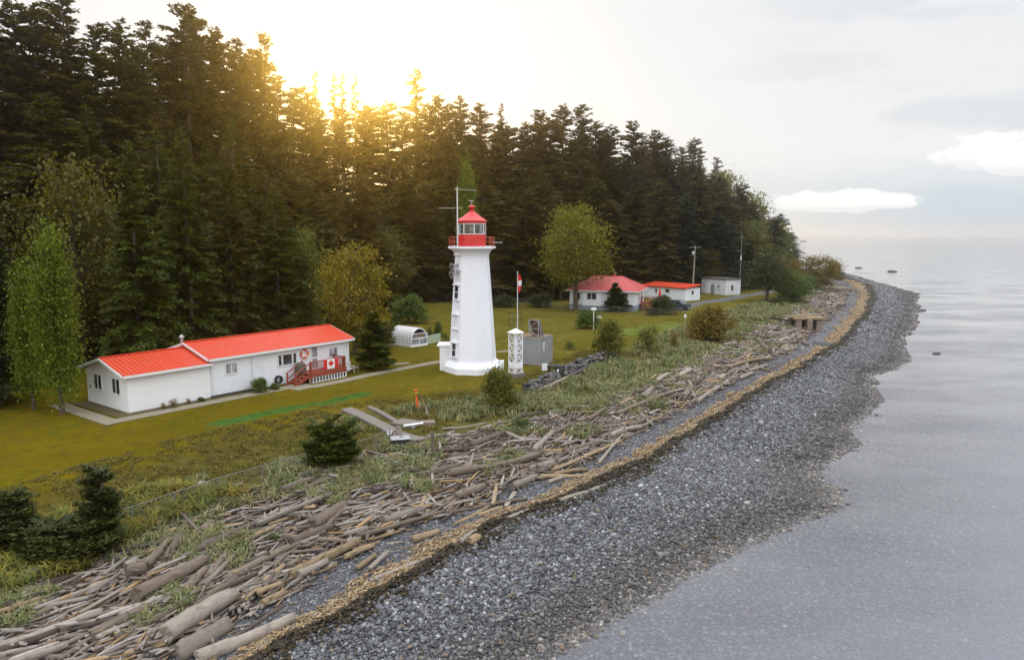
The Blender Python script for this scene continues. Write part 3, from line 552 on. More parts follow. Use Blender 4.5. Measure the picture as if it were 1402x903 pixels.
# ------------------------------------------------------------------ trees
def quads_from(base, dirv, side, L, W, droop=0.):
    """diamond shaped sprays: base point, direction, sideways vector"""
    mid_ = base+dirv*(L*.45)[:, None]; tip = base+dirv*L[:, None]; tip[:, 2] -= L*droop
    V = np.stack([base, mid_+side*W[:, None], tip, mid_-side*W[:, None]], 1); n = len(base)
    return V.reshape(-1, 3), (np.arange(n)*4)[:, None]+np.arange(4)[None]
def norm(a): return a/np.maximum(np.linalg.norm(a, axis=-1, keepdims=True), 1e-6)
def conifer(rg, H=25., Rm=3.6, base=.08, dens=1., power=.8, droop=.25, up=.15, ragged=.25, spray=.85, gaps=0., topflat=0., lean=0.):
    """crown V/F and trunk V/F of a needle tree with drooping tiers of branches"""
    crown = []; nb = int(H*8.5*dens); zs = base*H+(H*(1-base))*(np.arange(nb)+rg.random(nb))/nb; zs = zs[rg.random(nb) > gaps*(.4+.6*np.sin(zs*.9)**2)]
    pb = []; nk = 0; br = MB(); side_bias = rg.uniform(0, 6.28)
    for z in zs:
        tt = (z-base*H)/(H*(1-base)); r = Rm*(max(1-tt, .0)**power)*(1-topflat*.0)*rg.uniform(1-ragged*1.6, 1+ragged*.6)+.22
        if tt < .12: r *= .55+tt*3.7
        if topflat and tt > .75: r = max(r, topflat*Rm*rg.uniform(.3, 1)*(1.02-tt)**.35)
        a = rg.uniform(0, 6.283); r *= 1+.18*math.cos(a-side_bias); ns = max(8, int(r*15*dens*(.85/spray)**1.5)+4); q = rg.random(ns)**.85*.96+.03
        dr = droop*rg.uniform(.5, 1.5)*(1-tt*.7); u_ = up*rg.uniform(.4, 1.6)+tt*.35
        px = r*q; pz = z+r*(u_*q-dr*q*q*1.6); lat = rg.normal(0, 1, ns)*.10*r*q
        ca, sa = math.cos(a), math.sin(a)
        base_ = np.stack([ca*px-sa*lat, sa*px+ca*lat, pz+rg.normal(0, .07, ns)], -1)
        sg = np.where(rg.random(ns) < .5, -1, 1); an = a+sg*rg.uniform(.15, 1.15, ns); dv = norm(np.stack([np.cos(an), np.sin(an), u_-dr*2.6*q+rg.normal(0, .22, ns)], -1))
        L = spray*rg.uniform(.55, 1.25, ns)*(1-.35*q)*min(1, .45+r*.28); W = L*rg.uniform(.16, .30, ns)
        ro = rg.normal(0, .55, ns); hx = np.stack([-np.sin(an)*np.cos(ro), np.cos(an)*np.cos(ro), np.sin(ro)], -1)
        crown.append((base_, dv, hx, L, W))
        if rg.random() < .45: br.tube([(0,0,z), (ca*r*.5, sa*r*.5, z+r*(u_*.5-dr*.4)), (ca*r*.9, sa*r*.9, z+r*(u_*.9-dr*1.3))], [.05+.012*r, .035, .015], 4, False)
    B, Dv, Sx, L, W = [np.concatenate([c[i] for c in crown]) for i in range(5)]
    V, Fa = quads_from(B, Dv, Sx, L, W, .12)
    k = .011*H; tk = MB().tube([(0,0,-.6), (0,0,H*.3), (lean*.3,0,H*.65), (lean,0,H*.99)], [k*1.25, k, k*.6, .03], 9, True); tk.add(br.v, br.f, False)
    V[:, 0] += lean*np.clip(V[:, 2]/H, 0, 1)**2
    return V, Fa, tk
def broadleaf(rg, H=10., Rx=3.6, trunk=.22, nclu=150, per=60, leaf_=.2, shape='round', nlimb=9, spread=.75, hollow=.45):
    """limbs carrying many leaf clumps through the crown's volume"""
    tk = MB(); k = (.018 if shape != 'column' else .011)*H+.05; tk.tube([(0,0,-.4), (rg.normal(0,.05),rg.normal(0,.05),H*trunk), (rg.normal(0,.15),rg.normal(0,.15),H*.62), (0,0,H*.9)], [k*1.3, k, k*.5, .02], 8)
    C = []; ax, ay = rg.uniform(0, 6.3, 2)
    while len(C) < nclu:
        p = rg.normal(0, 1, 3); p /= np.linalg.norm(p); r = (hollow+(1-hollow)*rg.random()**.6); t_ = (p[2]*r+1)/2
        if shape == 'column': rad = Rx*1.25*min(1, t_*3.2+.28)*max(0, 1-t_)**.62
        elif shape == 'cone': rad = Rx*(1.12-t_)**.8*min(1, .4+t_*4)
        elif shape == 'dome': rad = Rx*math.sqrt(max(0, 1-t_**2.2))*1.0
        else: rad = Rx
        ang = math.atan2(p[1], p[0]); wob = 1+.22*math.sin(3*ang+ax)+.16*math.sin(5*ang+ay+4*t_)
        hr = math.hypot(p[0], p[1])*r if shape in ('round',) else r*rg.random()**.35
        C.append((math.cos(ang)*rad*hr*wob, math.sin(ang)*rad*hr*wob, H*(trunk+(1-trunk)*t_)))
    C = np.array(C)
    for i in rg.choice(len(C), min(nlimb*4, len(C)), False):
        c = C[i]; z0 = H*trunk*.8+(c[2]-H*trunk)*rg.uniform(.15, .6); tk.tube([(0,0,max(z0,.1)), (c[0]*.45, c[1]*.45, z0+(c[2]-z0)*.62), tuple(c)], [k*.34, k*.2, .012], 5, False)
    n = nclu*per; cs = H*.052+.1 if shape != 'column' else H*.03+.1
    cc = np.repeat(C, per, 0); off = rg.normal(0, 1, (n, 3))*np.repeat(rg.uniform(.6, 1.5, nclu), per)[:, None]*cs; off[:, 2] *= .62 if shape != 'column' else 1.5
    B = cc+off; B[:, 2] = np.maximum(B[:, 2], .04*H); dv = norm(rg.normal(0, 1, (n, 3))+norm(off)*.6+np.array([0,0,-.15 if shape != 'column' else .7])); sd_ = norm(np.cross(dv, norm(rg.normal(0, .6, (n, 3))+np.array([0,0,1.]))))
    L = leaf_*rg.uniform(.6, 1.4, n); V, Fa = quads_from(B, dv, sd_, L, L*.36, .1); return V, Fa, tk
def proto(name, gen):
    V, Fa, tk = gen; c = mesh_np(name+'_crown', V, Fa); tme = bpy.data.meshes.new(name+'_trunk'); tme.from_pydata(tk.v, [], tk.f)
    for p in tme.polygons: p.use_smooth = True
    return c, tme, float(np.percentile(V[:, 2], 99.6)) if name in ('poplar','maple','alder','locust','bush','scraggy') else float(V[:, 2].max())
def rg(i): return np.random.default_rng(100+i)
PR = {}
for i in range(4): PR['dense', i] = proto('dense', conifer(rg(i), 25, 5.4+.5*(i % 2), .04, 1.38, .62, .24, .14, .32, .64))
for i in range(3): PR['ragged', i] = proto('ragged', conifer(rg(10+i), 25, 4.6, .12, 1.32, .5, .22, .12, .4, .68, .3, .35, .5*(i-1)))
for i in range(3): PR['old', i] = proto('old', conifer(rg(20+i), 25, 5.2, .1, 1.32, .46, .24, .12, .4, .70, .25, .55, .4))
for i in range(2): PR['thin', i] = proto('thin', conifer(rg(30+i), 25, 2.1, .45, .85, .5, .3, .1, .5, .8, .35))
for i in range(3): PR['spruce', i] = proto('spruce', conifer(rg(40+i), 20, 4.2, .03, 1.5, .85, .20, .10, .2, .58))
for i in range(2): PR['small', i] = proto('small', conifer(rg(50+i), 5, 1.6, .05, 3.4, .85, .12, .22, .35, .42))
for i in range(3): PR['maple', i] = proto('maple', broadleaf(rg(60+i), 11, 4., .12, 150, 62, .30))
for i in range(2): PR['alder', i] = proto('alder', broadleaf(rg(70+i), 14, 4.2, .2, 150, 46, .34, 'dome'))
PR['locust', 0] = proto('locust', broadleaf(rg(80), 16, 5.6, .2, 210, 62, .32, 'round', 12))
for i in range(2): PR['poplar', i] = proto('poplar', broadleaf(rg(84+i), 12, 1.6, .09, 330, 62, .21, 'column', 14, hollow=.1))
for i in range(4): PR['bush', i] = proto('bush', broadleaf(rg(90+i), 2.6, 1.7, .02, 95, 62, .15, 'dome', 5, hollow=.3))
for i in range(2): PR['scraggy', i] = proto('scraggy', broadleaf(rg(96+i), 2.6, 1.7, .03, 60, 40, .12, 'dome', 9, hollow=.3))
USED = {}
def tree(name, key, label, cat, x, y, H, wid, leafm, barkm='bark', group=None, z=None, rz=None):
    """a trunk and a crown under an empty; wid is the width as a multiple of the model's own"""
    cme, tme, h0 = PR[key]
    k = (key, leafm)
    if k not in USED:
        if not cme.materials: c2 = cme
        else: c2 = cme.copy(); c2.materials.clear()
        c2.materials.append(M[leafm]); USED[k] = c2
        if not tme.materials: tme.materials.append(M[barkm])
    z = float(height(x, y, False)) if z is None else z
    o = thing(name, label, cat, (x, y, z), random.uniform(0, 6.28) if rz is None else rz, group)
    sz = H/h0; o.scale = (sz*wid, sz*wid, sz)
    link('trunk', tme, None, o); link('crown', USED[k], None, o); return o
# --- the forest
SKY = [(-40,-30),(15,-6),(40,5),(82,-28),(125,30),(164,23),(185,60),(204,28),(232,62),(248,0),(271,27),(294,36),(312,70),(328,52),(342,68),(356,42),(378,100),(398,118),(416,116),(440,150),(468,146),(500,143),(508,142),(529,138),(550,150),(569,92),(585,140),(600,128),(615,140),(631,130),(656,140),(686,165),(700,172),(718,166),(739,150),(755,160),(771,141),(794,142),(816,165),(835,170),(852,210),(868,165),(885,186),(897,178),(914,186),(935,200),(950,188),(959,203),(981,214),(996,237),(1015,250),(1030,275),(1045,280),(1061,296),(1076,318),(1088,338)]
SU = np.array([a for a, _ in SKY], float); SV = np.array([b for _, b in SKY], float)
SVs = np.array([np.median(SV[max(0, i-2):i+3]) for i in range(len(SV))])
def zone(u):
    return ('at the far left edge of the wood' if u < 60 else 'behind the two poplars' if u < 150 else 'behind the bungalow\'s left half' if u < 270 else 'behind the bungalow\'s right half' if u < 400 else 'under the brightest sky' if u < 520 else
            'just left of the lantern' if u < 630 else 'just right of the lantern' if u < 720 else 'behind the round yellow green tree' if u < 830 else 'behind the hip roofed house' if u < 900 else 'behind the utility pole' if u < 960 else 'behind the white concrete hut' if u < 1020 else 'at the seaward end of the wood')
KIND = {'dense': 'full dark fir', 'ragged': 'ragged gappy fir', 'old': 'broad topped old fir', 'thin': 'thin bare stemmed fir', 'spruce': 'thick green spruce', 'maple': 'olive brown broadleaf tree', 'alder': 'rounded olive green tree'}
tops = []
def forest_tree(kind, u, x, y, top_z, wid, leafm, row):
    g = float(height(x, y, False)); H = top_z-g
    if H < 5: return
    i = random.randrange({'dense':4,'ragged':3,'old':3,'thin':2,'spruce':3,'maple':3,'alder':2}[kind])
    lab = '%s %s, %s' % (KIND[kind], row, zone(u)); sz = H/PR[kind, i][2]
    if kind in ('maple', 'alder'): w_ = min(1.25, 1.0*wid)
    else: w_ = min(max(1./sz*wid, .6), 1.7)
    o = tree('broadleaf_tree' if kind in ('maple','alder') else 'conifer_tree', (kind, i), lab, 'tree', x, y, H, w_, leafm, 'bark', lab); k_ = rdv.uniform(.62, 1.3); o.children[1].color = (k_, rdv.uniform(.955, 1.035), 1, 1)
rdv = random.Random(8); rd = random.Random(5)
for (u, v), v2 in zip(SKY, SVs):   # crests seen against the sky
    a = (u-CW/2)/F; lo, hi = 40., 400.
    for _ in range(40):
        m_ = (lo+hi)/2; dd = float(edge_dist(a*m_, m_))
        lo, hi = (m_, hi) if dd < (30 if u < 1000 else 14 if u < 1050 else 6) else (lo, m_)
    y = lo+rd.uniform(-4, 4); p = PD(u, v, y); lone = v < v2-26
    kind = 'thin' if lone and u > 400 else rd.choice(['ragged', 'old', 'ragged', 'dense']) if u < 980 else rd.choice(['dense', 'ragged'])
    forest_tree(kind, u, p[0], y, p[2], rd.uniform(1.15, 1.6), rd.choice(['fir', 'fir_brown', 'fir']) if u < 900 else rd.choice(['fir', 'fir_blue', 'fir_brown']), 'on the skyline')
for u, v in ((431,97),(457,98),(468,98),(485,98),(686,140)):   # gaunt tops standing clear of the crest
    a = (u-CW/2)/F; lo, hi = 40., 400.
    for _ in range(40):
        m_ = (lo+hi)/2; lo, hi = (m_, hi) if float(edge_dist(a*m_, m_)) < 36 else (lo, m_)
    p = PD(u, v, lo); forest_tree('thin', u, p[0], lo, p[2], .5, 'fir_brown', 'rising clear above the skyline')
for row, dist, step, wv in (('in the front rank', 3, 5.6, 0), ('in the second rank', 10, 6.2, 1), ('halfway up the slope', 18, 6.6, 2), ('high on the slope', 27, 7, 3), ('just behind the crest', 37, 6.5, 4), ('deep behind the crest', 46, 7, 5)):
    for (ax, ay), (bx, by) in zip(EDGE[:-1], EDGE[1:]):
        Lg = math.hypot(bx-ax, by-ay); nx_, ny_ = -(by-ay)/Lg, (bx-ax)/Lg
        for k in range(max(1, int(Lg/(step*(1+max(0, by-120)/260.))))):
            f = (k+rd.random())/max(1, int(Lg/(step*(1+max(0, by-120)/260.)))); x = ax+(bx-ax)*f+nx_*dist+rd.uniform(-1.5,1.5); y = ay+(by-ay)*f+ny_*dist+rd.uniform(-1.5,1.5)
            u, v = proj(x, y, 12.)
            if u < (-70 if wv > 2 else -330) or u > 1090 or y < 35: continue
            lim = CAMZ+y*(320-np.interp(u, SU, SVs)-{0:56,1:36,2:20,3:12,4:12,5:20}[wv])/F; gz = float(height(x, y, False)); H = rd.uniform(*((15, 23) if wv == 0 else (18, 26)))
            if x > 88: H *= .6
            top = min(gz+H, lim-rd.random()*2)
            if top-gz < 6: top = gz+6
            kind = 'dense' if wv == 5 else rd.choices(['dense','ragged','old','spruce','maple','alder'], [5, 2, 2, 2.6 if u < 500 else .6, 1.1 if u < 650 else .3, .8 if 380 < u < 660 or u > 960 else .2])[0]
            if kind in ('maple', 'alder') and top-gz > 17: top = gz+rd.uniform(12, 17)
            lm = {'dense': rd.choice(['fir','fir_brown','fir']), 'ragged': rd.choice(['fir','fir_brown']), 'old': rd.choice(['fir','fir_brown']), 'spruce': rd.choice(['spruce','fir']), 'maple': 'maple_dull', 'alder': 'alder' if u > 900 else 'maple_dull'}[kind]
            if u > 840 and lm == 'fir' and rd.random() < .5: lm = 'fir_blue'
            forest_tree(kind, u, x, y, top, rd.uniform(1.1, 1.4), lm, row)
# --- trees that stand out by themselves: (base pixel guess, depth, top pixel)
def solo(name, key, label, u, v_base, v_top, px_w, leafm, model_w, barkm='bark', cat='tree', z=None, y=None):
    p = G(u, v_base) if y is None else PD(u, v_base, y); H = PD(u, v_top, p[1])[2]-(p[2] if y is None else float(height(p[0], y, False)))
    W = px_w*p[1]/F; h0 = PR[key][2]; return tree(name, key, label, cat, p[0], p[1], H, (W/model_w)/(H/h0), leafm, barkm, z=float(height(p[0], p[1], False)))
solo('poplar_tree', ('poplar', 0), 'taller, nearer bright green poplar beside the bungalow\'s left gable', 86, 566, 312, 62, 'poplar', 3.7, 'bark')
solo('poplar_tree', ('poplar', 1), 'shorter darker poplar standing left of the tall bright one', 46, 560, 364, 46, 'poplar', 3.7, 'bark')
solo('poplar_tree', ('poplar', 1), 'slim upright poplar whose tip shows above the lighthouse lantern', 641, 424, 222, 33, 'poplar', 3.9)
solo('spruce_tree', ('spruce', 0), 'bright green pointed spruce behind the bungalow\'s lower left roof', 196, 520, 188, 128, 'spruce', 8.6)
solo('spruce_tree', ('spruce', 1), 'tall green spruce behind the step between the two bungalow roofs', 266, 498, 172, 120, 'spruce', 8.6)
solo('spruce_tree', ('spruce', 2), 'dark spruce behind the stovepipe of the bungalow', 322, 485, 196, 110, 'fir', 8.6)
solo('spruce_tree', ('spruce', 0), 'shorter spruce left of the yellow maple behind the bungalow', 384, 475, 252, 112, 'spruce', 8.6)
solo('spruce_tree', ('spruce', 1), 'dark spruce cut off by the left edge of the photo, behind the poplars', 2, 552, 240, 130, 'juniper', 8.6)
solo('maple_tree', ('maple', 1), 'brown olive broadleaf tree above and right of the poplars', 112, 430, 222, 175, 'maple_dull', 9.5, y=65).children[1].color = (.75,1,1,1)
solo('maple_tree', ('maple', 0), 'green broadleaf tree left of and behind the yellow maple', 420, 470, 312, 70, 'alder', 9.5)
solo('maple_tree', ('maple', 2), 'yellowing maple behind the right end of the bungalow', 486, 484, 336, 100, 'maple', 9.2)
solo('spruce_tree', ('small', 0), 'small dark spruce on the lawn off the bungalow\'s right end', 512, 504, 424, 66, 'spruce', 3.3)
solo('locust_tree', ('locust', 0), 'big yellow green spreading tree in front of the hip roofed house', 788, 424, 281, 106, 'locust', 12.6)
solo('spruce_tree', ('small', 1), 'little dark spruce against the front wall of the hip roofed house', 842, 426, 386, 38, 'juniper', 3.3)
solo('maple_tree', ('maple', 0), 'orange tinged tree between the utility pole and the white hut', 970, 398, 340, 46, 'bush_o', 9.2)
for u, vb, vt, wv, lm, lab in ((1050,372,300,70,'alder','rounded light olive tree on the slope at the seaward end of the wood'),(1022,372,262,70,'alder','tall light olive tree above the white hut'),(985,372,236,70,'alder','light olive tree crown high up behind the white hut')):
    y = {1050: 262, 1022: 236, 985: 205}[u]; p = PD(u, vb, y); z = float(height(p[0], y, False)); H = PD(u, vt, y)[2]-z
    tree('alder_tree', ('alder', u % 2), lab, 'tree', p[0], y, H, (wv*y/F/9.)/(H/PR['alder', u % 2][2]), lm)
for u, vt, y, wv, lab in ((1068,292,268,44,'dark blue green fir last but one at the seaward end of the wood'),(1082,318,275,36,'dark blue green fir at the very tip of the wood above the sea')):
    p = PD(u, vt, y); z = float(height(p[0], y, False)); H = p[2]-z; tree('fir_tree', ('dense', u % 4), lab, 'tree', p[0], y, H, (wv*y/F/8.8)/(H/25.), 'fir_blue')
# --- bushes
for key, u, vb, vt, wpx, lm, lab in (
    (('bush',0), 684,559,503,60,'bush_y','round green bush with yellow leaves in front of the lighthouse'),
    (('bush',1), 560,442,403,62,'bush','round bright green bush right of the yellow maple'),
    (('bush',2), 832,487,437,56,'bush_y','green bush with yellow leaves at the far end of the stone wall'),
    (('bush',3), 804,449,424,44,'bush','low green bush beside the white post on the lawn'),
    (('scraggy',0), 888,484,445,52,'bush_y','thin olive bush on the bank right of the stone wall'),
    (('scraggy',1), 922,478,451,18,'bush_o','little orange bush on the bank between the two wider bushes'),
    (('bush',0), 970,466,418,76,'bush_o','wide orange brown bush on the grass above the driftwood'),
    (('bush',1), 905,430,404,48,'juniper','dark bush beside the steps of the hip roofed house'),
    (('alder',0), 1050,414,344,64,'juniper','dark bush nearest the white hut in the seaward thicket'),
    (('maple',1), 1085,416,370,56,'bush','green bush low at the front of the seaward thicket'),
    (('maple',2), 1118,398,350,62,'bush_o','large olive and orange bush at the outer end of the thicket'),
    (('maple',0), 1072,408,352,44,'bush_o','reddish half bare bush inside the seaward thicket'),
    (('alder',1), 1098,404,378,46,'bush','bright green bush under the olive one in the thicket'),
    (('bush',2), 1142,383,358,28,'juniper','small dark bush at the outermost tip of the thicket'),
    (('scraggy',0), 700,556,540,34,'bush','low green shrub at the right foot of the lighthouse bush'),
    (('bush',3), 356,537,517,30,'bush','upright green shrub against the bungalow front, left of the deck'),
    (('bush',2), 376,533,524,18,'bush','low green shrub between the upright shrub and the deck'),
    (('scraggy',1), 238,558,545,18,'bush_o','dry brown plant in the bed along the lower bungalow wall'),
    (('scraggy',0), 224,560,551,12,'bush_o','small dry plant left of the larger one by the bungalow wall'),
    (('scraggy',0), 258,553,545,10,'bush_o','small dry plant right of the larger one by the bungalow wall'),
    (('bush',2), 275,550,543,14,'bush','low bright green plant in the bed under the bungalow wall'),
    (('bush',1), 600,462,440,16,'bush','upright dark green plant behind the pale green board'),
    (('scraggy',1), 588,464,446,18,'bush','leafy garden plant right behind the greenhouse'),
    (('scraggy',0), 610,466,455,14,'bush','low garden plant next to the lighthouse annex'),
    (('bush',3), 530,470,440,40,'maple_dull','brown olive bush between the yellow maple and the greenhouse'),
    (('scraggy',0), 713,588,570,40,'bush','low green shrub among the beach grass below the lighthouse bush'),
    (('scraggy',1), 780,478,466,20,'bush','low shrub on the lawn above the stone wall'),
    (('bush',0), 690,420,404,40,'juniper','dark shrub along the back fence right of the lighthouse'),
    (('bush',3), 740,420,402,44,'juniper','dark shrub along the back fence left of the yellow green tree')):
    solo('bush', key, lab, u, vb, vt, wpx, lm, 3.7 if key[0] in ('bush','scraggy') else 9.2, cat='bush')
def needle_bush(rg_, H, Rm, tips, dens=1., spray=.21):
    """windswept shore conifer: several leaning leaders, each with layered sprays"""
    out = []; tk = MB()
    for tx, ty, tz, rr in tips:
        tk.tube([(tx*.1, ty*.1, -.2), (tx*.6, ty*.6, tz*.5), (tx, ty, tz)], [.09, .06, .015], 6, False)
        for k in range(int(30*dens*tz/H)+10):
            q = rg_.uniform(.12, 1.); c = np.array([tx*q**.8, ty*q**.8, tz*q]); r = rr*(1.15-q)**.6*rg_.uniform(.5, 1.1)+.15; a = rg_.uniform(0, 6.283); ns = int(105*dens*r)+20
            f = rg_.random(ns)**.7; an = a+rg_.normal(0, .5, ns); B = c+np.stack([np.cos(an)*r*f, np.sin(an)*r*f, r*(.14*f+.16*f*f)+rg_.normal(0,.03,ns)], -1)
            d2 = a+rg_.normal(0, .9, ns); dv = norm(np.stack([np.cos(d2), np.sin(d2), rg_.normal(.25,.25,ns)], -1)); ro = rg_.normal(0,.5,ns); sx = np.stack([-np.sin(d2)*np.cos(ro), np.cos(d2)*np.cos(ro), np.sin(ro)], -1)
            L = spray*rg_.uniform(.5,1.3,ns); out.append((B, dv, sx, L, L*.22))
    o5 = [np.concatenate([c[i] for c in out]) for i in range(5)]; V, Fa = quads_from(*o5, -.05); V[:, 2] = np.maximum(V[:, 2], .03); return V, Fa, tk
PR['shore', 0] = proto('shore', needle_bush(rg(120), 2.9, 2, [(-.7,.1,2.6,.9),(.2,.3,2.9,.8),(1.2,.1,2.5,.9),(.6,-.5,1.6,1.3),(-.9,-.5,1.5,1.2),(1.5,-.4,1.2,1.),(-.2,-.8,1.,1.2)], 1.))
PR['shore', 1] = proto('shore', needle_bush(rg(121), 3.6, 2, [(.35,.5,3.5,.55),(.75,.4,3.3,.5),(1.0,.2,2.5,.8),(1.1,-.2,1.7,1.0),(.3,-.4,1.45,1.5),(-.8,-.4,1.4,1.5),(-1.9,-.3,1.3,1.5),(-2.7,-.2,1.3,1.3),(-.3,-.9,.9,1.4),(-1.5,-.9,.9,1.4),(.9,-.8,.9,1.2)], 1.35))
PR['shore', 2] = proto('shore', needle_bush(rg(122), 2.6, 2, [(.2,.2,2.5,1.1),(-.8,.1,2.2,1.1),(.9,-.3,1.4,1.1),(-.3,-.6,1.2,1.3)], 1.2))
p = G(452, 640); tree('shore_spruce', ('shore', 0), 'bushy young spruce at the end of the mesh fence above the logs', 'tree', p[0], p[1], 2.95, 1., 'spruce', rz=0.)
p = G(112, 772); tree('shore_juniper', ('shore', 1), 'dark windswept juniper with one tall leaning top, lower left', 'tree', p[0]-.35, p[1]+.8, 3.6, 1.05, 'juniper', rz=0.)
p = G(2, 765); tree('shore_juniper', ('shore', 2), 'dark juniper cut by the left edge of the photo', 'tree', p[0]-.2, p[1]+.8, 2.5, 1., 'juniper', rz=0.)
# ------------------------------------------------------------------ lighthouse
def octa(r, z, off=R(32)): return [(r*math.cos(-(off+k*math.pi/4)), r*math.sin(-(off+k*math.pi/4)), z) for k in range(7, -1, -1)]
pf = P(645.5, 513.5, 3.5); LX, LY = pf[0], pf[1]+2.35
lh = thing('lighthouse', 'tall white eight sided lighthouse with a red lantern house on top', 'lighthouse', (LX, LY, 3.45))
MB().loft([octa(2.56, 0), octa(2.56, .55), octa(2.30, .95)]).build('plinth', M['tower'], lh)
MB().loft([octa(2.13, .952), octa(1.50, 10.0), octa(1.52, 10.25), octa(1.62, 10.5), octa(1.80, 10.68), octa(2.05, 10.80)]).build('shaft', M['tower'], lh)
MB().loft([octa(2.10, 10.803), octa(2.10, 10.98)]).build('gallery_floor', M['tower'], lh)
MB().loft([octa(1.24, 10.983), octa(1.24, 12.0)]).build('lantern_wall', M['red'], lh)
g = MB().loft([octa(1.17, 12.003), octa(1.17, 12.92)], cap=False).build('lantern_glazing', M['lantern_glass'], lh)
bars = MB()
for x, y, z in octa(1.20, 12.0): bars.bar((x, y, 12.0), (x, y, 12.93), .09)
a = octa(1.20, 12.03); c_ = octa(1.20, 12.90)
for k in range(8): bars.bar(a[k], a[(k+1) % 8], .07); bars.bar(c_[k], c_[(k+1) % 8], .07)
bars.build('glazing_bars', M['pole'], lh)
MB().loft([octa(1.27, 12.94), octa(1.27, 13.12)]).build('lantern_cornice', M['red'], lh)
rf = MB().loft([octa(1.36, 13.12), octa(1.36, 13.17), octa(.80, 13.52), octa(.34, 13.86), octa(.22, 13.98)]).build('lantern_roof', M['red'], lh)
MB().lathe([(.19,13.98),(.19,14.28),(.30,14.30),(.30,14.36),(.16,14.46),(.05,14.5)], 12).build('ventilator', M['red'], rf)
wv = MB(); wv.tube([(0,0,14.48),(0,0,14.88)], .02, 6); wv.bar((-.22,0,14.86),(.22,0,14.86),.03); wv.lathe([(.0,0),(.06,.05),(.0,.1)], 8, (-.2,0,14.84)); wv.build('weather_vane', M['pole'], rf)
lp = MB(); lp.lathe([(.10,11.99),(.10,12.25),(.21,12.27),(.24,12.45),(.21,12.62),(.06,12.66)], 12); lp.build('beacon_lamp', M['lamp'], lh)
rl = MB(); ro = octa(1.96, 10.98)
for k in range(8):
    a = Vector(ro[k]); c_ = Vector(ro[(k+1) % 8]); rl.bar(a, a+Vector((0,0,.82)), .06); mid_ = (a+c_)/2; rl.bar(mid_, mid_+Vector((0,0,.80)), .045)
    for h in (.40, .79): rl.bar(a+Vector((0,0,h)), c_+Vector((0,0,h)), .05)
rl.build('gallery_railing', M['rail'], lh)
def face_pt(phi, r_ap, z, side=0.): n = Vector((math.cos(phi), -math.sin(phi), 0)); s_ = Vector((-n.y, n.x, 0)); return n*r_ap+s_*side+Vector((0,0,z)), n, s_
ap = lambda z: math.cos(math.pi/8)*(2.13-(z-.95)*(.63/9.05))
slope = math.atan(.63*math.cos(math.pi/8)/9.05)
def tower_window(z, blind):
    phi = R(144.5); p, n, s_ = face_pt(phi, ap(z), z); up = (Vector((0,0,1))-n*math.tan(slope)).normalized(); n2 = s_.cross(up)*1.; n2 = n2 if n2.dot(n) > 0 else -n2
    Mx = Matrix((s_, up, n2)).transposed()
    f = MB()
    for sx in (-.36, .36): f.box(p+s_*sx+n2*.03, (.12, 1.15, .10), M=Mx)
    f.box(p-up*.62+n2*.05, (.92, .12, .16), M=Mx)
    h = f.build('window', M['tower'], lh)
    hd = MB(); hd.box(p+up*.64+n2*.08, (1.0, .10, .22), M=Mx); hd.box(p+up*.73+n2*.06, (.7, .09, .18), M=Mx); hd.box(p+up*.80+n2*.05, (.38, .07, .14), M=Mx); hd.build('hood', M['tower'], h)
    pn = MB().box(p+n2*.02, (.60, 1.12, .03), M=Mx).build('pane' if not blind else 'blind_panel', M['glass'] if not blind else M['tower'], h)
    b_ = MB(); b_.box(p+n2*.045, (.60, .06, .03), M=Mx)
    if blind: b_.box(p+n2*.05+up*.2, (.12, .14, .05), M=Mx); b_.box(p+n2*.05-up*.3, (.16, .12, .05), M=Mx)
    b_.build('glazing_bar', M['pole'], h)
for z, bl in ((9.6, True), (7.05, False), (4.5, True), (2.05, False)): tower_window(z, bl)
for z, dz in ((9.35, 0), (8.65, 0)):
    phi = R(150); p, n, s_ = face_pt(phi, ap(z), z); d = Vector((-.80, -.52, -.22)).normalized(); st = p+s_*.2
    hn = MB(); hn.tube([st-n*.05, st+n*.28], .05, 6); q = st+n*.3; hn.tube([q-d*.30, q-d*.05, q+d*.12, q+d*.27, q+d*.36], [.12,.10,.14,.26,.37], 14); o = hn.build('fog_horn', M['steel'], lh)
    MB().lathe([(.30,0),(.18,-.0)], 14).add([],[]); k = MB(); k.tube([q+d*.361, q+d*.366], [.17,.15], 14); k.build('horn_mouth', M['dark'], o)
ms = MB(); mb_ = Vector((-1.13,-1.6,10.98)); ms.tube([mb_, mb_+Vector((0,0,4.95))], [.07,.045], 8)
mast = ms.build('antenna_mast', M['pole'], lh)
y1 = MB(); c_ = mb_+Vector((0,0,3.2)); y1.tube([c_+Vector((-1.55,-.1,.0)), c_+Vector((.45,.1,0))], .028, 6)
for k in range(6): q = c_+Vector((-1.4+k*.3,-.09+k*.02,0)); y1.tube([q+Vector((.1,-.32,0)), q+Vector((-.1,.32,0))], .014, 5)
y1.build('yagi_antenna', M['steel'], mast)
y2_ = MB(); c_ = mb_+Vector((0,0,4.8)); y2_.tube([c_+Vector((-.28,0,0)), c_+Vector((1.6,.2,-.12))], .022, 6); y2_.box(c_, (.3,.08,.1))
for k in range(4): q = c_+Vector((.2+k*.4,.05*k,-.03*k)); y2_.tube([q+Vector((0,-.2,0)), q+Vector((0,.2,0))], .012, 5)
y2_.build('yagi_antenna', M['steel'], mast)
MB().box((2.2,.2,11.3), (.9,.05,.05)).build('lamp_arm', M['pole'], lh)
an = MB(); an.box((-2.35,.75,1.1), (1.15,1.7,2.2)); ann = an.build('entrance_annex', M['tower'], lh)
MB().box((-2.42,.75,2.28), (1.45,1.95,.14)).build('annex_roof', M['white'], ann)
MB().box((-2.5,-.125,1.0), (.7,.04,1.9)).build('door', M['trim'], ann)
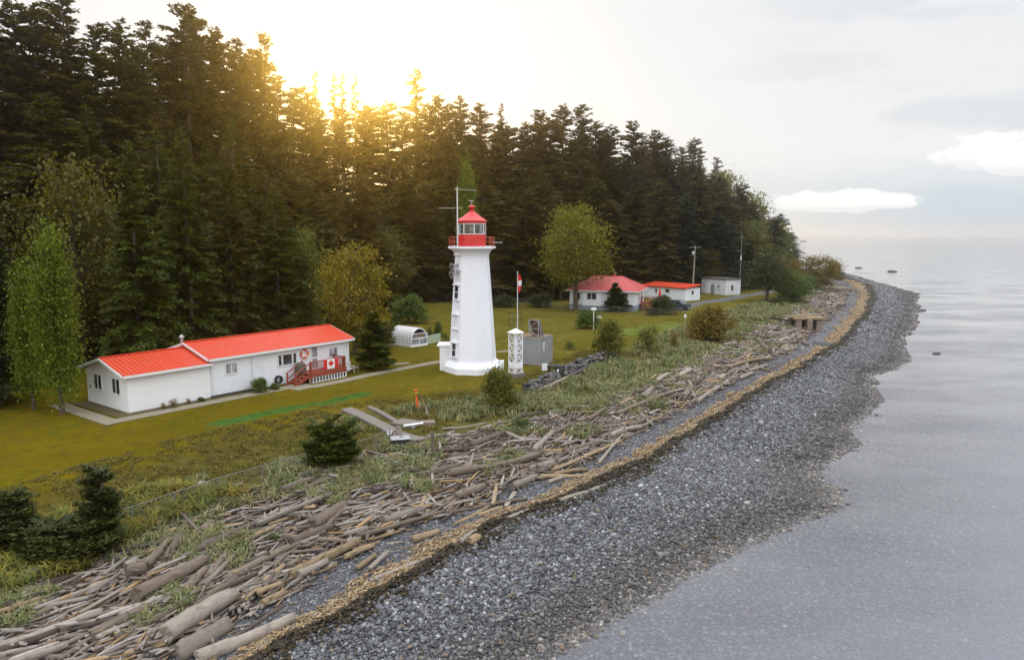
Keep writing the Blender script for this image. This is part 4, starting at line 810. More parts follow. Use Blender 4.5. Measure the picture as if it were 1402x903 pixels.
MB().box((2.55,.1,.45), (.4,.6,.9), bev=.03).build('meter_box', M['white'], lh)
# ------------------------------------------------------------------ the long bungalow
A0 = P(177, 565.5, 3.5); C0 = P(478.5, 508, 3.5); B0 = P(117, 548.5, 3.5)
ux = C0[:2]-A0[:2]; LEN = np.linalg.norm(ux); ux /= LEN; rzb = math.atan2(ux[1], ux[0]); WID = 6.1
def bx_at(u):      # position along the bungalow's front wall of photo column u
    k = (u-CW/2)/F; # x = k*(y*CP - (z-CAMZ)*SP), taken at mid wall height
    zc0 = (4.7-CAMZ)*SP; return (k*(A0[1]*CP-zc0)-A0[0])/(ux[0]-k*ux[1]*CP)
def bz_at(u, v): x = bx_at(u); return PD(u, v, A0[1]+ux[1]*x)[2]-3.5
bg_ = thing('bungalow', 'long low white bungalow with a red ribbed metal roof in two levels', 'house', (A0[0], A0[1], 3.45), rzb)
XS = bx_at(288); hw = 2.68
w_ = MB(); w_.loft([[(0,0,0),(XS,0,0),(XS,WID,0),(0,WID,0)],[(0,0,hw),(XS,0,hw),(XS,WID,hw),(0,WID,hw)]])
w_.add([(0,.003,hw),(0,WID,hw),(0,WID/2,hw+.78),(XS,.003,hw),(XS,WID,hw),(XS,WID/2,hw+.78)], [(0,2,1),(3,4,5)]); wl = w_.build('lower_wall', M['siding'], bg_)
H2 = 3.0; w_ = MB(); w_.box(((XS+LEN)/2+.003, WID/2-.02, H2/2), (LEN-XS, WID, H2)); w_.add([(LEN+.004,-.02,H2),(LEN+.004,WID-.02,H2),(LEN+.004,WID/2,H2+.8),(XS+.004,-.02,H2),(XS+.004,WID-.02,H2),(XS+.004,WID/2,H2+.8)], [(0,1,2),(3,5,4)]); w_.build('upper_wall', M['stucco'], bg_)
def gable(x0, x1, z, rise, ov, th=.09, we=0., name='lower_roof'):
    r_ = MB(); e = ov*rise/(WID/2)
    for sy in (0, 1):
        yo = -ov if sy == 0 else WID+ov; ym = WID/2; zz = z-e
        ps = [(x0,yo,zz),(x1,yo,zz),(x1,ym,z+rise),(x0,ym,z+rise)]
        top = [(a,b_,c+th) for a,b_,c in ps]; r_.add(ps+top, [(3,2,1,0),(4,5,6,7),(0,1,5,4),(1,2,6,5),(2,3,7,6),(3,0,4,7)] if sy == 0 else [(0,1,2,3),(7,6,5,4),(4,5,1,0),(5,6,2,1),(6,7,3,2),(7,4,0,3)])
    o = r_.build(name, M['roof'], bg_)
    f = MB(); f.bar((x0+.02,-ov-.03,z-e-.03),(x1-.02,-ov-.03,z-e-.03),.06,.17); f.bar((x0+.02,WID+ov+.03,z-e-.03),(x1-.02,WID+ov+.03,z-e-.03),.06,.17)
    for xx in (x0-.03, x1+.03):
        f.bar((xx,-ov,z-e-.02),(xx,WID/2-.02,z+rise-.02),.05,.18); f.bar((xx,WID+ov,z-e-.02),(xx,WID/2+.02,z+rise-.02),.05,.18)
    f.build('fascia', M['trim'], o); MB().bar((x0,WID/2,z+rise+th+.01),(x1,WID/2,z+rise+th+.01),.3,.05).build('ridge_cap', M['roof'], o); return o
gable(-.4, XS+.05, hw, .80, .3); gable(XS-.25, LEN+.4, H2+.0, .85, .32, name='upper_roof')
def window(par, xl, xr, zl, zh, y=-.02, nx_=2, gm='glass', axis='y', name='window'):
    cx, cz, ww, hh = (xl+xr)/2, (zl+zh)/2, xr-xl, zh-zl
    def bxx(a, z, d1, d2, off, th): return ((a, y-off, z), (d1, th, d2)) if axis == 'y' else ((y-off, a, z), (th, d1, d2))
    fr_ = MB()
    for a, z, d1, d2 in ((xl-.03,cz,.09,hh+.18),(xr+.03,cz,.09,hh+.18),(cx,zh+.05,ww-.04,.08),(cx,zl-.05,ww-.04,.09)): fr_.box(*bxx(a, z, d1, d2, .025, .07))
    for k in range(1, nx_): fr_.box(*bxx(xl+ww*k/nx_, cz, .07, hh-.02, .03, .05))
    o = fr_.build(name, M['trim'], par); MB().box(*bxx(cx, cz, ww-.01, hh-.01, .012, .02)).build('pane', M[gm], o); return o
window(bg_, bx_at(309.5), bx_at(324.5), bz_at(317, 509), bz_at(317, 496.5), -.024, 2, 'glass_grey')
window(bg_, bx_at(381), bx_at(385.6), bz_at(393, 497.5), bz_at(393, 484), -.024, 1); window(bg_, bx_at(387.2), bx_at(399.6), bz_at(393, 497.5), bz_at(393, 484), -.024, 1); window(bg_, bx_at(401.2), bx_at(405.6), bz_at(393, 497.5), bz_at(393, 484), -.024, 1)
window(bg_, bx_at(450), bx_at(461.5), bz_at(456, 486.5), bz_at(456, 475), -.024, 2, 'glass_grey')
for f in (.30, .74): window(bg_, WID*(1-f)-.55, WID*(1-f)+.55, 1.2, 2.2, -.002, 2, 'glass', 'x')
dr = MB(); xd0, xd1 = bx_at(426.5), bx_at(434); xdm = (xd0+xd1)/2; dr.box((xdm,-.06,.78+1.0), (xd1-xd0+.12,.05,2.0)); dro = dr.build('door', M['trim'], bg_)
for z0, z1 in ((.95,1.72),(1.84,2.68)): MB().box((xdm,-.09,(z0+z1)/2), (xd1-xd0-.06,.02,z1-z0)).build('door_pane', M['glass_grey'], dro)
cp = MB(); xs_ = XS+.3; cp.tube([(xs_,WID/2+1.2,2.9),(xs_,WID/2+1.2,4.15)], .12, 10); cp.lathe([(.2,0),(.2,.08),(.05,.2)], 10, (xs_,WID/2+1.2,4.15)); cp.build('stovepipe', M['steel'], bg_)
MB().tube([(XS+.1,-.10,.1),(XS+.1,-.10,2.6)], .05, 6).build('downspout', M['trim'], bg_)
MB().tube([(bx_at(345),-.10,.1),(bx_at(345),-.10,2.6)], .045, 6).build('downspout', M['trim'], bg_)
MB().box((XS/2,WID+1.2,1.1), (2.6,2.2,2.2)).build('rear_lean_to', M['siding'], bg_)
def bl(x, y, z=0.): return np.array([A0[0]+ux[0]*x-ux[1]*y, A0[1]+ux[1]*x+ux[0]*y, 3.45+z])
def L3(parent): pass
dk0, dk1, dd, fh = bx_at(407.5), bx_at(456.5), 1.55, .80
dk = thing('wooden_deck', 'red brown stained deck with railing and steps at the bungalow door', 'deck', bl(0,0), rzb)
MB().box(((dk0+dk1)/2,-dd/2-.06,fh-.03), (dk1-dk0,dd,.08)).build('floor', M['deck'], dk)
MB().box(((dk0+dk1)/2,-dd-.09,fh-.12), (dk1-dk0+.06,.05,.34)).build('rim_board', M['deck'], dk)
sk = MB(); nsk = 12
for k in range(nsk+1): sk.box((dk0+(dk1-dk0)*k/nsk,-dd-.04,.30), (.10,.05,.60))
sk.box(((dk0+dk1)/2,-dd-.075,.05), (dk1-dk0,.02,.1)); sk.box(((dk0+dk1)/2,-dd-.075,.52), (dk1-dk0,.02,.1)); sk.build('skirting', M['trim'], dk)
MB().box(((dk0+dk1)/2,-dd+.12,.3), (dk1-dk0-.1,.03,.55)).build('underside_panel', M['dark'], dk)
def rail_run(p, q, z, n_, par, m='deck'):
    r_ = MB(); p = Vector(p); q = Vector(q); r_.bar(p+Vector((0,0,z+.95)), q+Vector((0,0,z+.95)), .12, .06); r_.bar(p+Vector((0,0,z+.14)), q+Vector((0,0,z+.14)), .05, .08)
    for k in range(n_+1):
        c = p+(q-p)*k/n_; r_.bar(c+Vector((0,0,z+.10)), c+Vector((0,0,z+.93)), .045)
    for c in (p, q): r_.bar(c+Vector((0,0,z-.1)), c+Vector((0,0,z+1.03)), .11)
    return r_.build('railing', M[m], par)
rail_run((dk0+.06,-dd,0), (dk1-.06,-dd,0), fh, 18, dk); rail_run((dk1-.06,-dd+.15,0), (dk1-.06,-.12,0), fh, 7, dk)
st = MB(); nst = 4; run = 1.5
for k in range(nst): st.box((dk0-.06-run*(k+.5)/nst,-dd/2-.35,fh-.18-(k+.2)*fh/(nst+.3)), (run/nst+.04,1.0,.05))
for yy in (-dd/2-.86,-dd/2+.16): st.bar((dk0-.02,yy,fh-.10),(dk0-run-.1,yy,.06),.05,.26)
sto = st.build('steps', M['deck'], dk)
for yy in (-dd/2-.90,-dd/2+.20):
    h = MB(); h.bar((dk0-.02,yy,fh+.95),(dk0-run,yy,.98),.10,.06); h.bar((dk0-.02,yy,fh+.45),(dk0-run,yy,.5),.05,.08); h.bar((dk0-run+.05,yy,0),(dk0-run+.05,yy,1.02),.10); h.bar((dk0+.02,yy,.1),(dk0+.02,yy,fh+1.0),.10); h.build('handrail', M['deck'], sto)
# flag hung on the deck railing: red bars and a red maple leaf on white
fx0, fx1 = bx_at(426), bx_at(445)
fl = thing('flag', 'Canadian maple leaf flag hung flat on the front railing of the bungalow deck', 'flag', bl((fx0+fx1)/2,-dd-.12,fh+.18), rzb)
fw, fhh = 1.55, .80
M['flag_red'] = paint('flag_red_cloth', (.60,.02,.02), (.45,.03,.03), .3, .85, 4); M['flag_white'] = paint('flag_white_cloth', (.78,.77,.75), (.6,.58,.55), .3, .85, 4)
MB().box((0,0,fhh/2), (fw/2,.012,fhh)).build('white_field', M['flag_white'], fl)
for sx in (-1, 1): MB().box((sx*fw*.375,0,fhh/2), (fw/4-.004,.014,fhh)).build('red_bar', M['flag_red'], fl)
leafp = [(0,1),(.16,.70),(.34,.80),(.27,.38),(.46,.58),(.52,.46),(.78,.50),(.70,.26),(.84,.17),(.44,-.18),(.50,-.36),(.05,-.30),(.05,-.72)]
leafp = leafp+[(-x, z) for x, z in leafp[::-1] if x > 0]
def flat_poly(pts, y0, y1): return MB().add([(x, y0, z) for x, z in pts]+[(x, y1, z) for x, z in pts], [tuple(range(len(pts))), tuple(range(2*len(pts)-1, len(pts)-1, -1))]+[(k, len(pts)+k, len(pts)+(k+1) % len(pts), (k+1) % len(pts)) for k in range(len(pts))])
flat_poly([(x*.34, z*.36+fhh*.47) for x, z in leafp], -.016, -.007).build('maple_leaf', M['flag_red'], fl)
lb = thing('life_ring', 'orange life ring hung on the white bungalow wall beside the door', 'life ring', bl(bx_at(416.5),-.10,bz_at(416.5,483)), rzb)
def torus(R0, r0, n=20, k=8, a0=0, a1=2*math.pi):
    m_ = MB(); m_.tube([(R0*math.cos(a0+(a1-a0)*i/n), 0, R0*math.sin(a0+(a1-a0)*i/n)) for i in range(n+1)], r0, k, True); return m_
torus(.34,.09).build('ring', M['orange'], lb)
for k in range(4): torus(.34,.097,4,8,k*math.pi/2+.6,k*math.pi/2+.9).build('band', M['trim'], lb)
hr = thing('hose_reel', 'black coiled hose hung low on the bungalow wall left of the steps', 'hose', bl(bx_at(379),-.11,bz_at(379,518)), rzb)
hm = MB(); 
for k in range(3): 
    q = torus(.28+.0*k,.05,18,6); hm.add([(x, y-.09*k, z) for x, y, z in q.v], q.f, True)
hm.build('coil', M['tyre'], hr); MB().box((0,.02,.2),(.2,.16,.08)).build('bracket', M['steel'], hr)
bq = thing('barbecue', 'covered grey green barbecue standing on the deck behind the steps', 'barbecue', bl(bx_at(405.5),-.55,fh+.01), rzb)
c_ = MB(); c_.loft([[(x*k,y*k2,z) for x,y in ((-.5,-.28),(.5,-.28),(.5,.28),(-.5,.28))] for k,k2,z in ((.8,.8,.0),(.8,.8,.45),(.76,.76,.66),(.6,.6,.82),(.35,.3,.88))]); c_.build('cover', paint('olive_cover', (.10,.095,.07), (.05,.05,.04), .5, .8, 3), bq); MB().box((.42,0,.6),(.05,.3,.05)).build('side_handle', M['dark'], bq)
bn = thing('garden_bench', 'weathered white slatted bench against the bungalow right of the deck', 'bench', bl(bx_at(466.5),-.55,0), rzb)
s_ = MB()
for k in range(4): s_.box((0,-.30+k*.13,.44),(1.6,.10,.035))
s_.build('seat', M['pole'], bn); s_ = MB()
for k in range(9): s_.box((-.72+k*.18,.2,.72),(.07,.03,.42))
s_.box((0,.2,.95),(1.6,.045,.09)); s_.box((0,.2,.52),(1.6,.04,.06)); s_.build('backrest', M['pole'], bn)
for x in (-.74,.74):
    for y in (-.30,.19): MB().box((x,y,.21),(.07,.07,.42)).build('leg', M['pole'], bn)
    a_ = MB(); a_.box((x,-.05,.65),(.08,.55,.04)); a_.box((x,-.28,.54),(.06,.06,.19)); a_.build('armrest', M['pole'], bn)
tb = thing('side_table', 'small weathered wooden table at the right end of the white bench', 'table', bl(bx_at(477),-.75,0), rzb)
MB().box((0,0,.45),(.6,.5,.04)).build('tabletop', M['timber'], tb)
for x in (-.25,.25):
    for y in (-.2,.2): MB().box((x,y,.214),(.06,.06,.428)).build('leg', M['timber'], tb)
# beds and paths are part of the ground
def ribbon(name, pts, width, z0, th, m, label=None):
    p = [Vector((q[0], q[1], 0)) for q in pts]; Lf, Rt = [], []
    for i in range(len(p)):
        d0 = (p[i]-p[i-1]).normalized() if i else None; d1 = (p[i+1]-p[i]).normalized() if i < len(p)-1 else None
        d0 = d0 or d1; d1 = d1 or d0; tn = (d0+d1).normalized(); nn = Vector((-tn.y, tn.x, 0)); k = 1/max(.4, nn.dot(Vector((-d0.y, d0.x, 0)))); Lf.append(p[i]+nn*width/2*k); Rt.append(p[i]-nn*width/2*k)
    b_ = MB(); n = len(p); vs = []
    for q in Lf+Rt: vs.append((q.x, q.y, z0(q.x, q.y) if callable(z0) else z0))
    top = [(x, y, z+th) for x, y, z in vs]; fs = []
    for i in range(n-1): fs += [(2*n+i+1, 2*n+i, 2*n+n+i, 2*n+n+i+1), (i, 2*n+i, 2*n+i+1, i+1)[::-1], (n+i, n+i+1, 3*n+i+1, 3*n+i)[::-1]]
    fs += [(0, n, 3*n, 2*n), (n-1, 2*n+n-1, 3*n+n-1, 2*n-1)]
    b_.add(vs+top, fs); return b_.build(name, m)
PZ = lambda x, y: float(height(x, y, False))-.06
struct(ribbon('path', [bl(-1.9,WID+.5)]+[bl(-1.9,-1.55), bl(XS,-1.5), bl(bx_at(375),-1.6)]+[P(430,529,3.5), P(470,521.5,3.5), P(505,513.5,3.5), P(560,503,3.5), P(606,494.5,3.5)], 1.05, PZ, .115, M['lightcon']))
struct(ribbon('path', [bl(bx_at(372),-2.1), bl(bx_at(386),-2.0), bl(bx_at(402),-2.0)], 2.2, PZ, .109, M['lightcon']))
struct(ribbon('path', [P(480,503,3.5), P(560,497,3.5)], .8, PZ, .106, M['lightcon']))
struct(ribbon('path', [P(680,482,3.5), P(702,480,3.5)], .7, PZ, .106, M['lightcon']))
struct(ribbon('garden_bed', [bl(-.55,WID), bl(-.55,-.55), bl(bx_at(372),-.55)], 1.0, PZ, .10, M['soil']))
tag(MB().bar(bl(bx_at(285),-.35,.16), bl(bx_at(352),-.35,.16), .16, .16).build('garden_edging_timber', M['darktimber']), 'dark timber lying along the foot of the bungalow wall', 'timber')
# ------------------------------------------------------------------ greenhouse and its neighbours
g0 = P(563, 475.5, 3.5); gdir = P(585, 472, 3.5)-g0; rzg = math.atan2(gdir[1], gdir[0]); gw = np.linalg.norm(gdir[:2])*1.0
gh = thing('greenhouse', 'small white hooped greenhouse with ribbed film cover on the lawn', 'greenhouse', (g0[0], g0[1], 3.46), rzg)
GL = 3.3; hh = 2.0
def arch(y, r_, z0=.25, k=14): return [(gw/2-math.cos(math.pi*i/k)*gw/2*r_, y, z0+math.sin(math.pi*i/k)**.75*(hh-z0)*r_) for i in range(k+1)]
b_ = MB()
for x, y, dx, dy in ((gw/2,0,gw+.1,.08),(gw/2,GL,gw+.1,.08),(0,GL/2,.08,GL-.1),(gw,GL/2,.08,GL-.1)): b_.box((x,y,.14),(dx,dy,.28))
b_.build('base_board', M['white'], gh)
cvr = MB(); rings = [arch(y, 1.0) for y in np.linspace(.06, GL-.06, 14)]; vs = [p for r_ in rings for p in r_]; n = 15
cvr.add(vs, [(i*n+k, i*n+k+1, (i+1)*n+k+1, (i+1)*n+k) for i in range(13) for k in range(14)], True); mfilm = M['vinyl']; cvr.build('film_cover', mfilm, gh)
for i in range(9): MB().tube(arch(.04+(GL-.08)*i/8, 1.015), .035, 6).build('hoop', M['pole'], gh)
ef = MB(); a = arch(.0, .985); 
for k in range(14): ef.bar(a[k], a[k+1], .07)
for x in (.02, gw/2, gw-.02): ef.bar((x,0,.28),(x,0,.28+(1.1 if x != gw/2 else .62)),.07)
ef.bar((0,0,.9),(gw,0,.9),.08); ef.bar((.1,0,1.42),(gw-.1,0,1.42),.07); ef.build('end_frame', M['white'], gh)
MB().box((gw/2,.05,.59),(gw-.1,.02,.58)).build('lower_pane', M['glass_grey'], gh); MB().box((gw/2,.05,1.15),(gw-.3,.02,.46)).build('upper_pane', M['glass_grey'], gh); MB().box((gw*.65,.02,1.15),(gw*.35,.02,.28)).build('vent', M['brown'], gh)
pb = P(585, 471, 3.5); pe = P(603, 467, 3.5)
tag(MB().bar((pb[0],pb[1],3.95),(pe[0],pe[1],3.95),.06,.95).build('board_fence', M['palegreen']), 'pale green low board fence right of the greenhouse', 'fence')
p = P(541, 466, 3.5); tag(MB().lathe([(.25,0),(.35,.35),(.33,.7),(.2,1.0),(.05,1.1)], 10, (p[0],p[1],3.46)).build('covered_bin', paint('pink_bin', (.55,.42,.38), (.4,.3,.25), .4, .6, 3)), 'pinkish rounded bin left of the greenhouse', 'bin')
# ------------------------------------------------------------------ lattice beacon tower
q = P(706, 517, 3.5); lt = thing('lattice_tower', 'small white square lattice tower with a pointed cap on a concrete block', 'tower', (q[0], q[1]+.45, 3.46), R(38))
MB().box((0,0,.22),(1.25,1.25,.44), bev=.04).build('footing', M['concrete'], lt)
s_ = MB(); hwid = .40; HT = 3.75; lev = [.44+(HT-.44)*k/4 for k in range(5)]; cs = [(-hwid,-hwid),(hwid,-hwid),(hwid,hwid),(-hwid,hwid)]
for x, y in cs: s_.bar((x,y,.44),(x,y,HT),.075)
for i in range(4):
    (x0,y0),(x1,y1) = cs[i], cs[(i+1) % 4]
    for z in lev: s_.bar((x0,y0,z),(x1,y1,z),.06)
    for a, b2 in zip(lev[:-1], lev[1:]): s_.bar((x0,y0,a),(x1,y1,b2),.04); s_.bar((x1,y1,a),(x0,y0,b2),.04)
s_.build('lattice', M['white'], lt)
b_ = MB()
for i in range(4): (x0,y0),(x1,y1) = cs[i], cs[(i+1) % 4]; cx, cy_ = (x0+x1)/2*1.12, (y0+y1)/2*1.12; b_.box((cx,cy_,1.05),(abs(x1-x0)*.98 if abs(x1-x0) > .1 else .02, abs(y1-y0)*.98 if abs(y1-y0) > .1 else .02,.42))
b_.build('white_panel', M['white'], lt); MB().loft([[(x*1.25,y*1.25,HT+.04) for x,y in cs],[(x*1.25,y*1.25,HT+.10) for x,y in cs],[(x*.08,y*.08,HT+.42) for x,y in cs]]).build('cap', M['white'], lt)
MB().lathe([(.16,1.6),(.16,3.4),(.05,3.45)], 10).build('inner_column', M['white'], lt)
# ------------------------------------------------------------------ grey equipment shed
q = P(738.5, 501, 3.5); e1 = P(755, 495.5, 3.5); e0 = P(712.5, 496.5, 3.5)
rzs = math.atan2(e1[1]-q[1], e1[0]-q[0]); sw = np.hypot(*(e1-q)[:2])*1.05; sl_ = 2.5; shh = 2.45
sh = thing('equipment_shed', 'grey metal box shed with a slanted rack frame on its roof', 'shed', (q[0], q[1], 3.46), rzs)
MB().box((sw/2, sl_/2, .06),(sw+.1,sl_+.1,.12)).build('base', M['timber'], sh); MB().box((sw/2, sl_/2, .12+shh/2),(sw,sl_,shh)).build('body', M['greywall'], sh)
c_ = MB()
for x, y in ((0,0),(sw,0),(0,sl_),(sw,sl_)): c_.box((x,y,.125+shh/2),(.09,.09,shh))
for a_, b2 in (((0,0),(sw,0)),((sw,0),(sw,sl_)),((sw,sl_),(0,sl_)),((0,sl_),(0,0))): c_.bar((*a_,shh+.12),(*b2,shh+.12),.10); c_.bar((*a_,.17),(*b2,.17),.10)
for k in range(1,4): c_.box((sw*k/4+.0,-.012,1.3),(.03,.03,shh-.2))
c_.build('corner_trim', M['steel'], sh)
v_ = MB().box((sw*.30,-.05,1.75),(.28,.06,.70)).build('vent_panel', M['white'], sh)
for z in (1.6, 1.9): MB().box((sw*.30,-.085,z),(.15,.012,.17)).build('vent_opening', M['dark'], v_)
MB().box((sw/2,sl_/2,shh+.19),(sw-.1,sl_-.1,.06)).build('roof_panel', M['brown'], sh)
rk = MB(); zt = shh+.22; ya, yb, xa, xb = .25, 1.25, .25, 1.25
for y in (ya, yb):
    a = Vector((xa,y,zt)); t0 = Vector((xa,y,zt+1.55)); b2 = Vector((xb,y,zt+.05)); t1 = Vector((xa+.22,y,zt+1.5))
    rk.bar(a,t0,.06); rk.bar(a,b2,.06); rk.bar(t0,t1,.05); rk.bar(t1,b2,.07); rk.bar(a+Vector((.5,0,0)),t1,.04); rk.bar(a+Vector((0,0,.75)),t1,.04); rk.bar(a+Vector((0,0,.75)),(t1+b2)/2,.04); rk.bar(a+Vector((.5,0,0)),(t1+b2)/2,.04)
for x, z in ((xa,0),(xa,.75),(xa,1.55),(xb,.05),(xa+.22,1.5)): rk.bar((x,ya,zt+z),(x,yb,zt+z),.05)
rk.bar((xa,ya,zt),(xa,yb,zt+.75),.04); rk.bar((xa,yb,zt+.75),(xa,ya,zt+1.55),.04); rk.build('rack_frame', M['steel'], sh)
pn = MB(); pn.bar((xa+.27,(ya+yb)/2,zt+1.56),(xb+.05,(ya+yb)/2,zt+.1),yb-ya+.1,.03); pn.build('sloping_panel', M['brown'], sh)
for (u, v), lab in (((719.5,497.5),'dark lidded grey drum left of its pair beside the grey shed'),((726.5,498.5),'dark lidded grey drum right of its pair beside the grey shed')):
    p = P(u, v, 3.5); d_ = thing('fuel_drum', lab, 'drum', (p[0],p[1],3.46), .3, 'drums beside the grey shed'); MB().lathe([(.26,0),(.28,.05),(.28,.75),(.24,.82)], 14).build('body', M['greywall'], d_); MB().lathe([(.25,.82),(.26,.92),(.1,1.0)], 14).build('lid', M['blueglow'], d_)
p = G(746, 509); o = thing('notice_board', 'small white board leaning on the lawn in front of the grey shed', 'sign', p, R(12)); MB().box((0,0,.45),(.55,.05,.62)).build('board', M['white'], o)
for x in (-.2,.2): MB().box((x,.05,.2),(.05,.05,.4)).build('leg', M['timber'], o)
# flagpole with limp flag
p = P(708.5, 483, 3.5); fp = thing('flagpole', 'slim white flagpole behind the lattice tower', 'flagpole', (p[0], p[1], 3.46)); HP = PD(708.5, 373, p[1])[2]-3.46
MB().tube([(0,0,0),(0,0,HP)], [.065,.035], 10).build('pole', M['pole'], fp); MB().lathe([(.02,0),(.07,.06),(.02,.12)], 8, (0,0,HP)).build('finial', M['pole'], fp)
ff = thing('flag', 'limp red and white flag hanging from the top of the flagpole', 'flag', (p[0]+.05, p[1], 3.46+HP-1.95))
def drape(z0, z1, m, w0, w1, nm):
    b_ = MB(); rings = []
    for k in range(6):
        z = z0+(z1-z0)*k/5; w2 = w0+(w1-w0)*k/5; rings.append([(.0,-.04,z),(w2*.35,-.10+.03*math.sin(3*z),z),(w2*.7,.02,z),(w2,-.05,z+.02),(w2*.7,.06,z),(w2*.3,.05,z)])
    b_.loft(rings, True); b_.build(nm, m, ff)
drape(0,.62,M['flag_red'],.22,.34,'lower_red_fold'); drape(.622,1.15,M['flag_white'],.34,.38,'white_fold'); drape(1.152,1.8,M['flag_red'],.38,.20,'upper_red_fold')
p = P(706, 444, 3.5); cg = thing('sapling_cage', 'round wire guard on the lawn behind the lattice tower', 'wire cage', (p[0],p[1],3.46)); c_ = MB()
for z in (.03,.8,1.55): c_.tube([(.95*math.cos(a),.95*math.sin(a),z) for a in np.linspace(0,6.283,17)], .02 if z > .1 else .05, 5)
for k in range(10): a = k*.6283; c_.tube([(.95*math.cos(a),.95*math.sin(a),0),(.95*math.cos(a),.95*math.sin(a),1.6)], .018, 5)
c_.build('wire_guard', M['dark'], cg)
p = G(812.5, 451); wp = thing('post_lamp', 'white post with a flat white box on top standing on the lawn', 'post', p); HH = PD(812.5,424,p[1])[2]-p[2]
MB().tube([(0,0,0),(0,0,HH)], .07, 8).build('post', M['pole'], wp); MB().box((0,0,HH+.10),(.65,.3,.28), bev=.03).build('top_box', M['white'], wp); MB().box((0,0,HH-.08),(.4,.2,.1)).build('bracket', M['greywall'], wp)
def sign(name, u, v, vt, label, w, h):
    p = G(u, v); H = PD(u, vt, p[1])[2]-p[2]; o = thing(name, label, 'sign', p); MB().box((0,.03,H/2),(.07,.05,H)).build('post', M['pole'], o); MB().box((0,-.01,H-h/2),(w,.03,h)).build('board', M['white'], o)
sign('sign', 820, 447, 432, 'small white sign on a post right of the white post lamp', .6, .32); sign('sign', 938, 440, 430, 'tiny white sign at the far corner of the lawn fence', .3, .45)
# ------------------------------------------------------------------ stone wall, timbers and things by the bank
def rubble(name, label, px, wdt, hgt_, n, cat):
    pts = [G(u, v) for u, v in px]; x = np.array([p[0] for p in pts]); y = np.array([p[1] for p in pts]); tt = RNG.random(n); sx = np.linspace(0,1,len(pts)); X = np.interp(tt, sx, x); Y = np.interp(tt, sx, y)
    dx, dy = x[-1]-x[0], y[-1]-y[0]; L_ = math.hypot(dx, dy); o = RNG.uniform(-.5,.5,n)*wdt; X = X-dy/L_*o; Y = Y+dx/L_*o; zz = RNG.random(n)*(1-np.abs(o)/wdt*1.2)*hgt_; V, Fa = ico(1); r = RNG.uniform(.08,.22,n)
    c = np.array([(.085,.078,.07),(.055,.05,.045),(.12,.11,.10),(.04,.037,.033),(.085,.07,.05)])[RNG.integers(0,5,n)]*RNG.uniform(.8,1.2,(n,1))
    me = scatter_mesh(name, V, Fa, np.stack([X, Y, height(X, Y)+zz-.05], -1), np.matmul(rotz(RNG.uniform(0,6.3,n)), rotx(RNG.normal(0,.6,n))), np.stack([r*1.3, r, r*.75], -1), c, .12, False); tag(link(name, me, M['pebble']), label, cat)
rubble('stone_wall', 'long heap of grey stones walling the lawn edge beyond the lighthouse', [(742,527),(770,513),(800,500),(838,486)], 1.1, .8, 750, 'stone wall')
rubble('stone_wall', 'short heap of grey stones between the lighthouse bush and the black table', [(722,536),(735,529),(752,522)], 1.0, .7, 260, 'stone wall')
def timber(u0, v0, u1, v1, w_, h, m, label, lift=.1, name='timber'):
    a = G(u0, v0); b2 = G(u1, v1); tag(MB().bar((a[0],a[1],a[2]+lift),(b2[0],b2[1],b2[2]+lift),w_,h).build(name, m), label, 'timber')
timber(739,538,777,520,.35,.35,M['timber'],'squared pale timber below the stones, nearer end of the pair',.15); timber(778,519,803,508,.35,.4,M['darktimber'],'squared dark timber continuing the line below the stone wall',.15)
timber(717,531,730,537,.3,.35,M['darktimber'],'dark timber end poking out behind the lighthouse bush',.25)
p = G(761, 517); bt = thing('work_table', 'black table like frame standing among the stones below the grey shed', 'table', p, R(-18)); MB().box((0,0,1.05),(1.35,.8,.08)).build('tabletop', M['dark'], bt)
for x in (-.6,.6):
    for y in (-.33,.33): MB().box((x,y,.45),(.09,.09,1.12)).build('leg', M['dark'], bt)
MB().box((.25,-.4,.65),(.5,.04,.7)).build('hanging_panel', M['dark'], bt); MB().box((.3,-.43,.72),(.14,.02,.24)).build('white_tag', M['white'], bt)
# ramp, platform, pipe, posts
def ramp_strip(px, wdt, m, label, name='concrete_ramp'):
    o = ribbon(name, [G(u, v) for u, v in px], wdt, lambda x, y: float(height(x, y, False))+.0, .16, m); tag(o, label, 'ramp')
ramp_strip([(474,562),(500,573),(525,584),(545,594),(562,601),(577,604)], .85, M['concrete'], 'long narrow concrete strip running down the bank to the black box')
ramp_strip([(505,558.5),(518,565),(531,572),(543,578)], .35, M['concrete'], 'thin broken concrete edging behind the long concrete strip')
def plat(u, v, w_, d, h, rz, m, label, name, cat, lift=0): p = G(u, v); return tag(MB().box((0,0,h/2),(w_,d,h)).build(name, m, None, (p[0],p[1],p[2]-.05+lift), rz), label, cat)
plat(556,581,1.5,1.3,.25,R(-28),M['concrete'],'cracked grey concrete pad behind the white pipe','concrete_pad','concrete pad'); plat(584,581,1.1,.7,.28,R(10),M['timber'],'weathered timber crib at the right end of the white pipe','timber_crib','timber crib')
a = G(553,589); b2 = G(579,585); pp_ = thing('white_pipe', 'white pipe lying across the concrete pad', 'pipe', a); dl = Vector(b2)-Vector(a); MB().tube([(0,0,.3),(dl.x,dl.y,dl.z+.3)], .075, 10).build('pipe_body', M['white'], pp_); MB().box((dl.x*.48,dl.y*.48-.05,.18),(.25,.2,.2)).build('support', M['greywall'], pp_)
p = G(545.5, 601); o = thing('mooring_post', 'short thick grey timber post standing by the black box', 'post', p); MB().tube([(0,0,-.1),(0,0,.7),(.02,0,.78)], [.2,.19,.15], 9).build('post', M['timber'], o); MB().box((-.55,-.05,.45),(.28,.05,.3)).build('white_plate', M['white'], o); MB().bar((-.55,0,.1),(.0,-.1,.78),.06).build('brace', M['darktimber'], o)
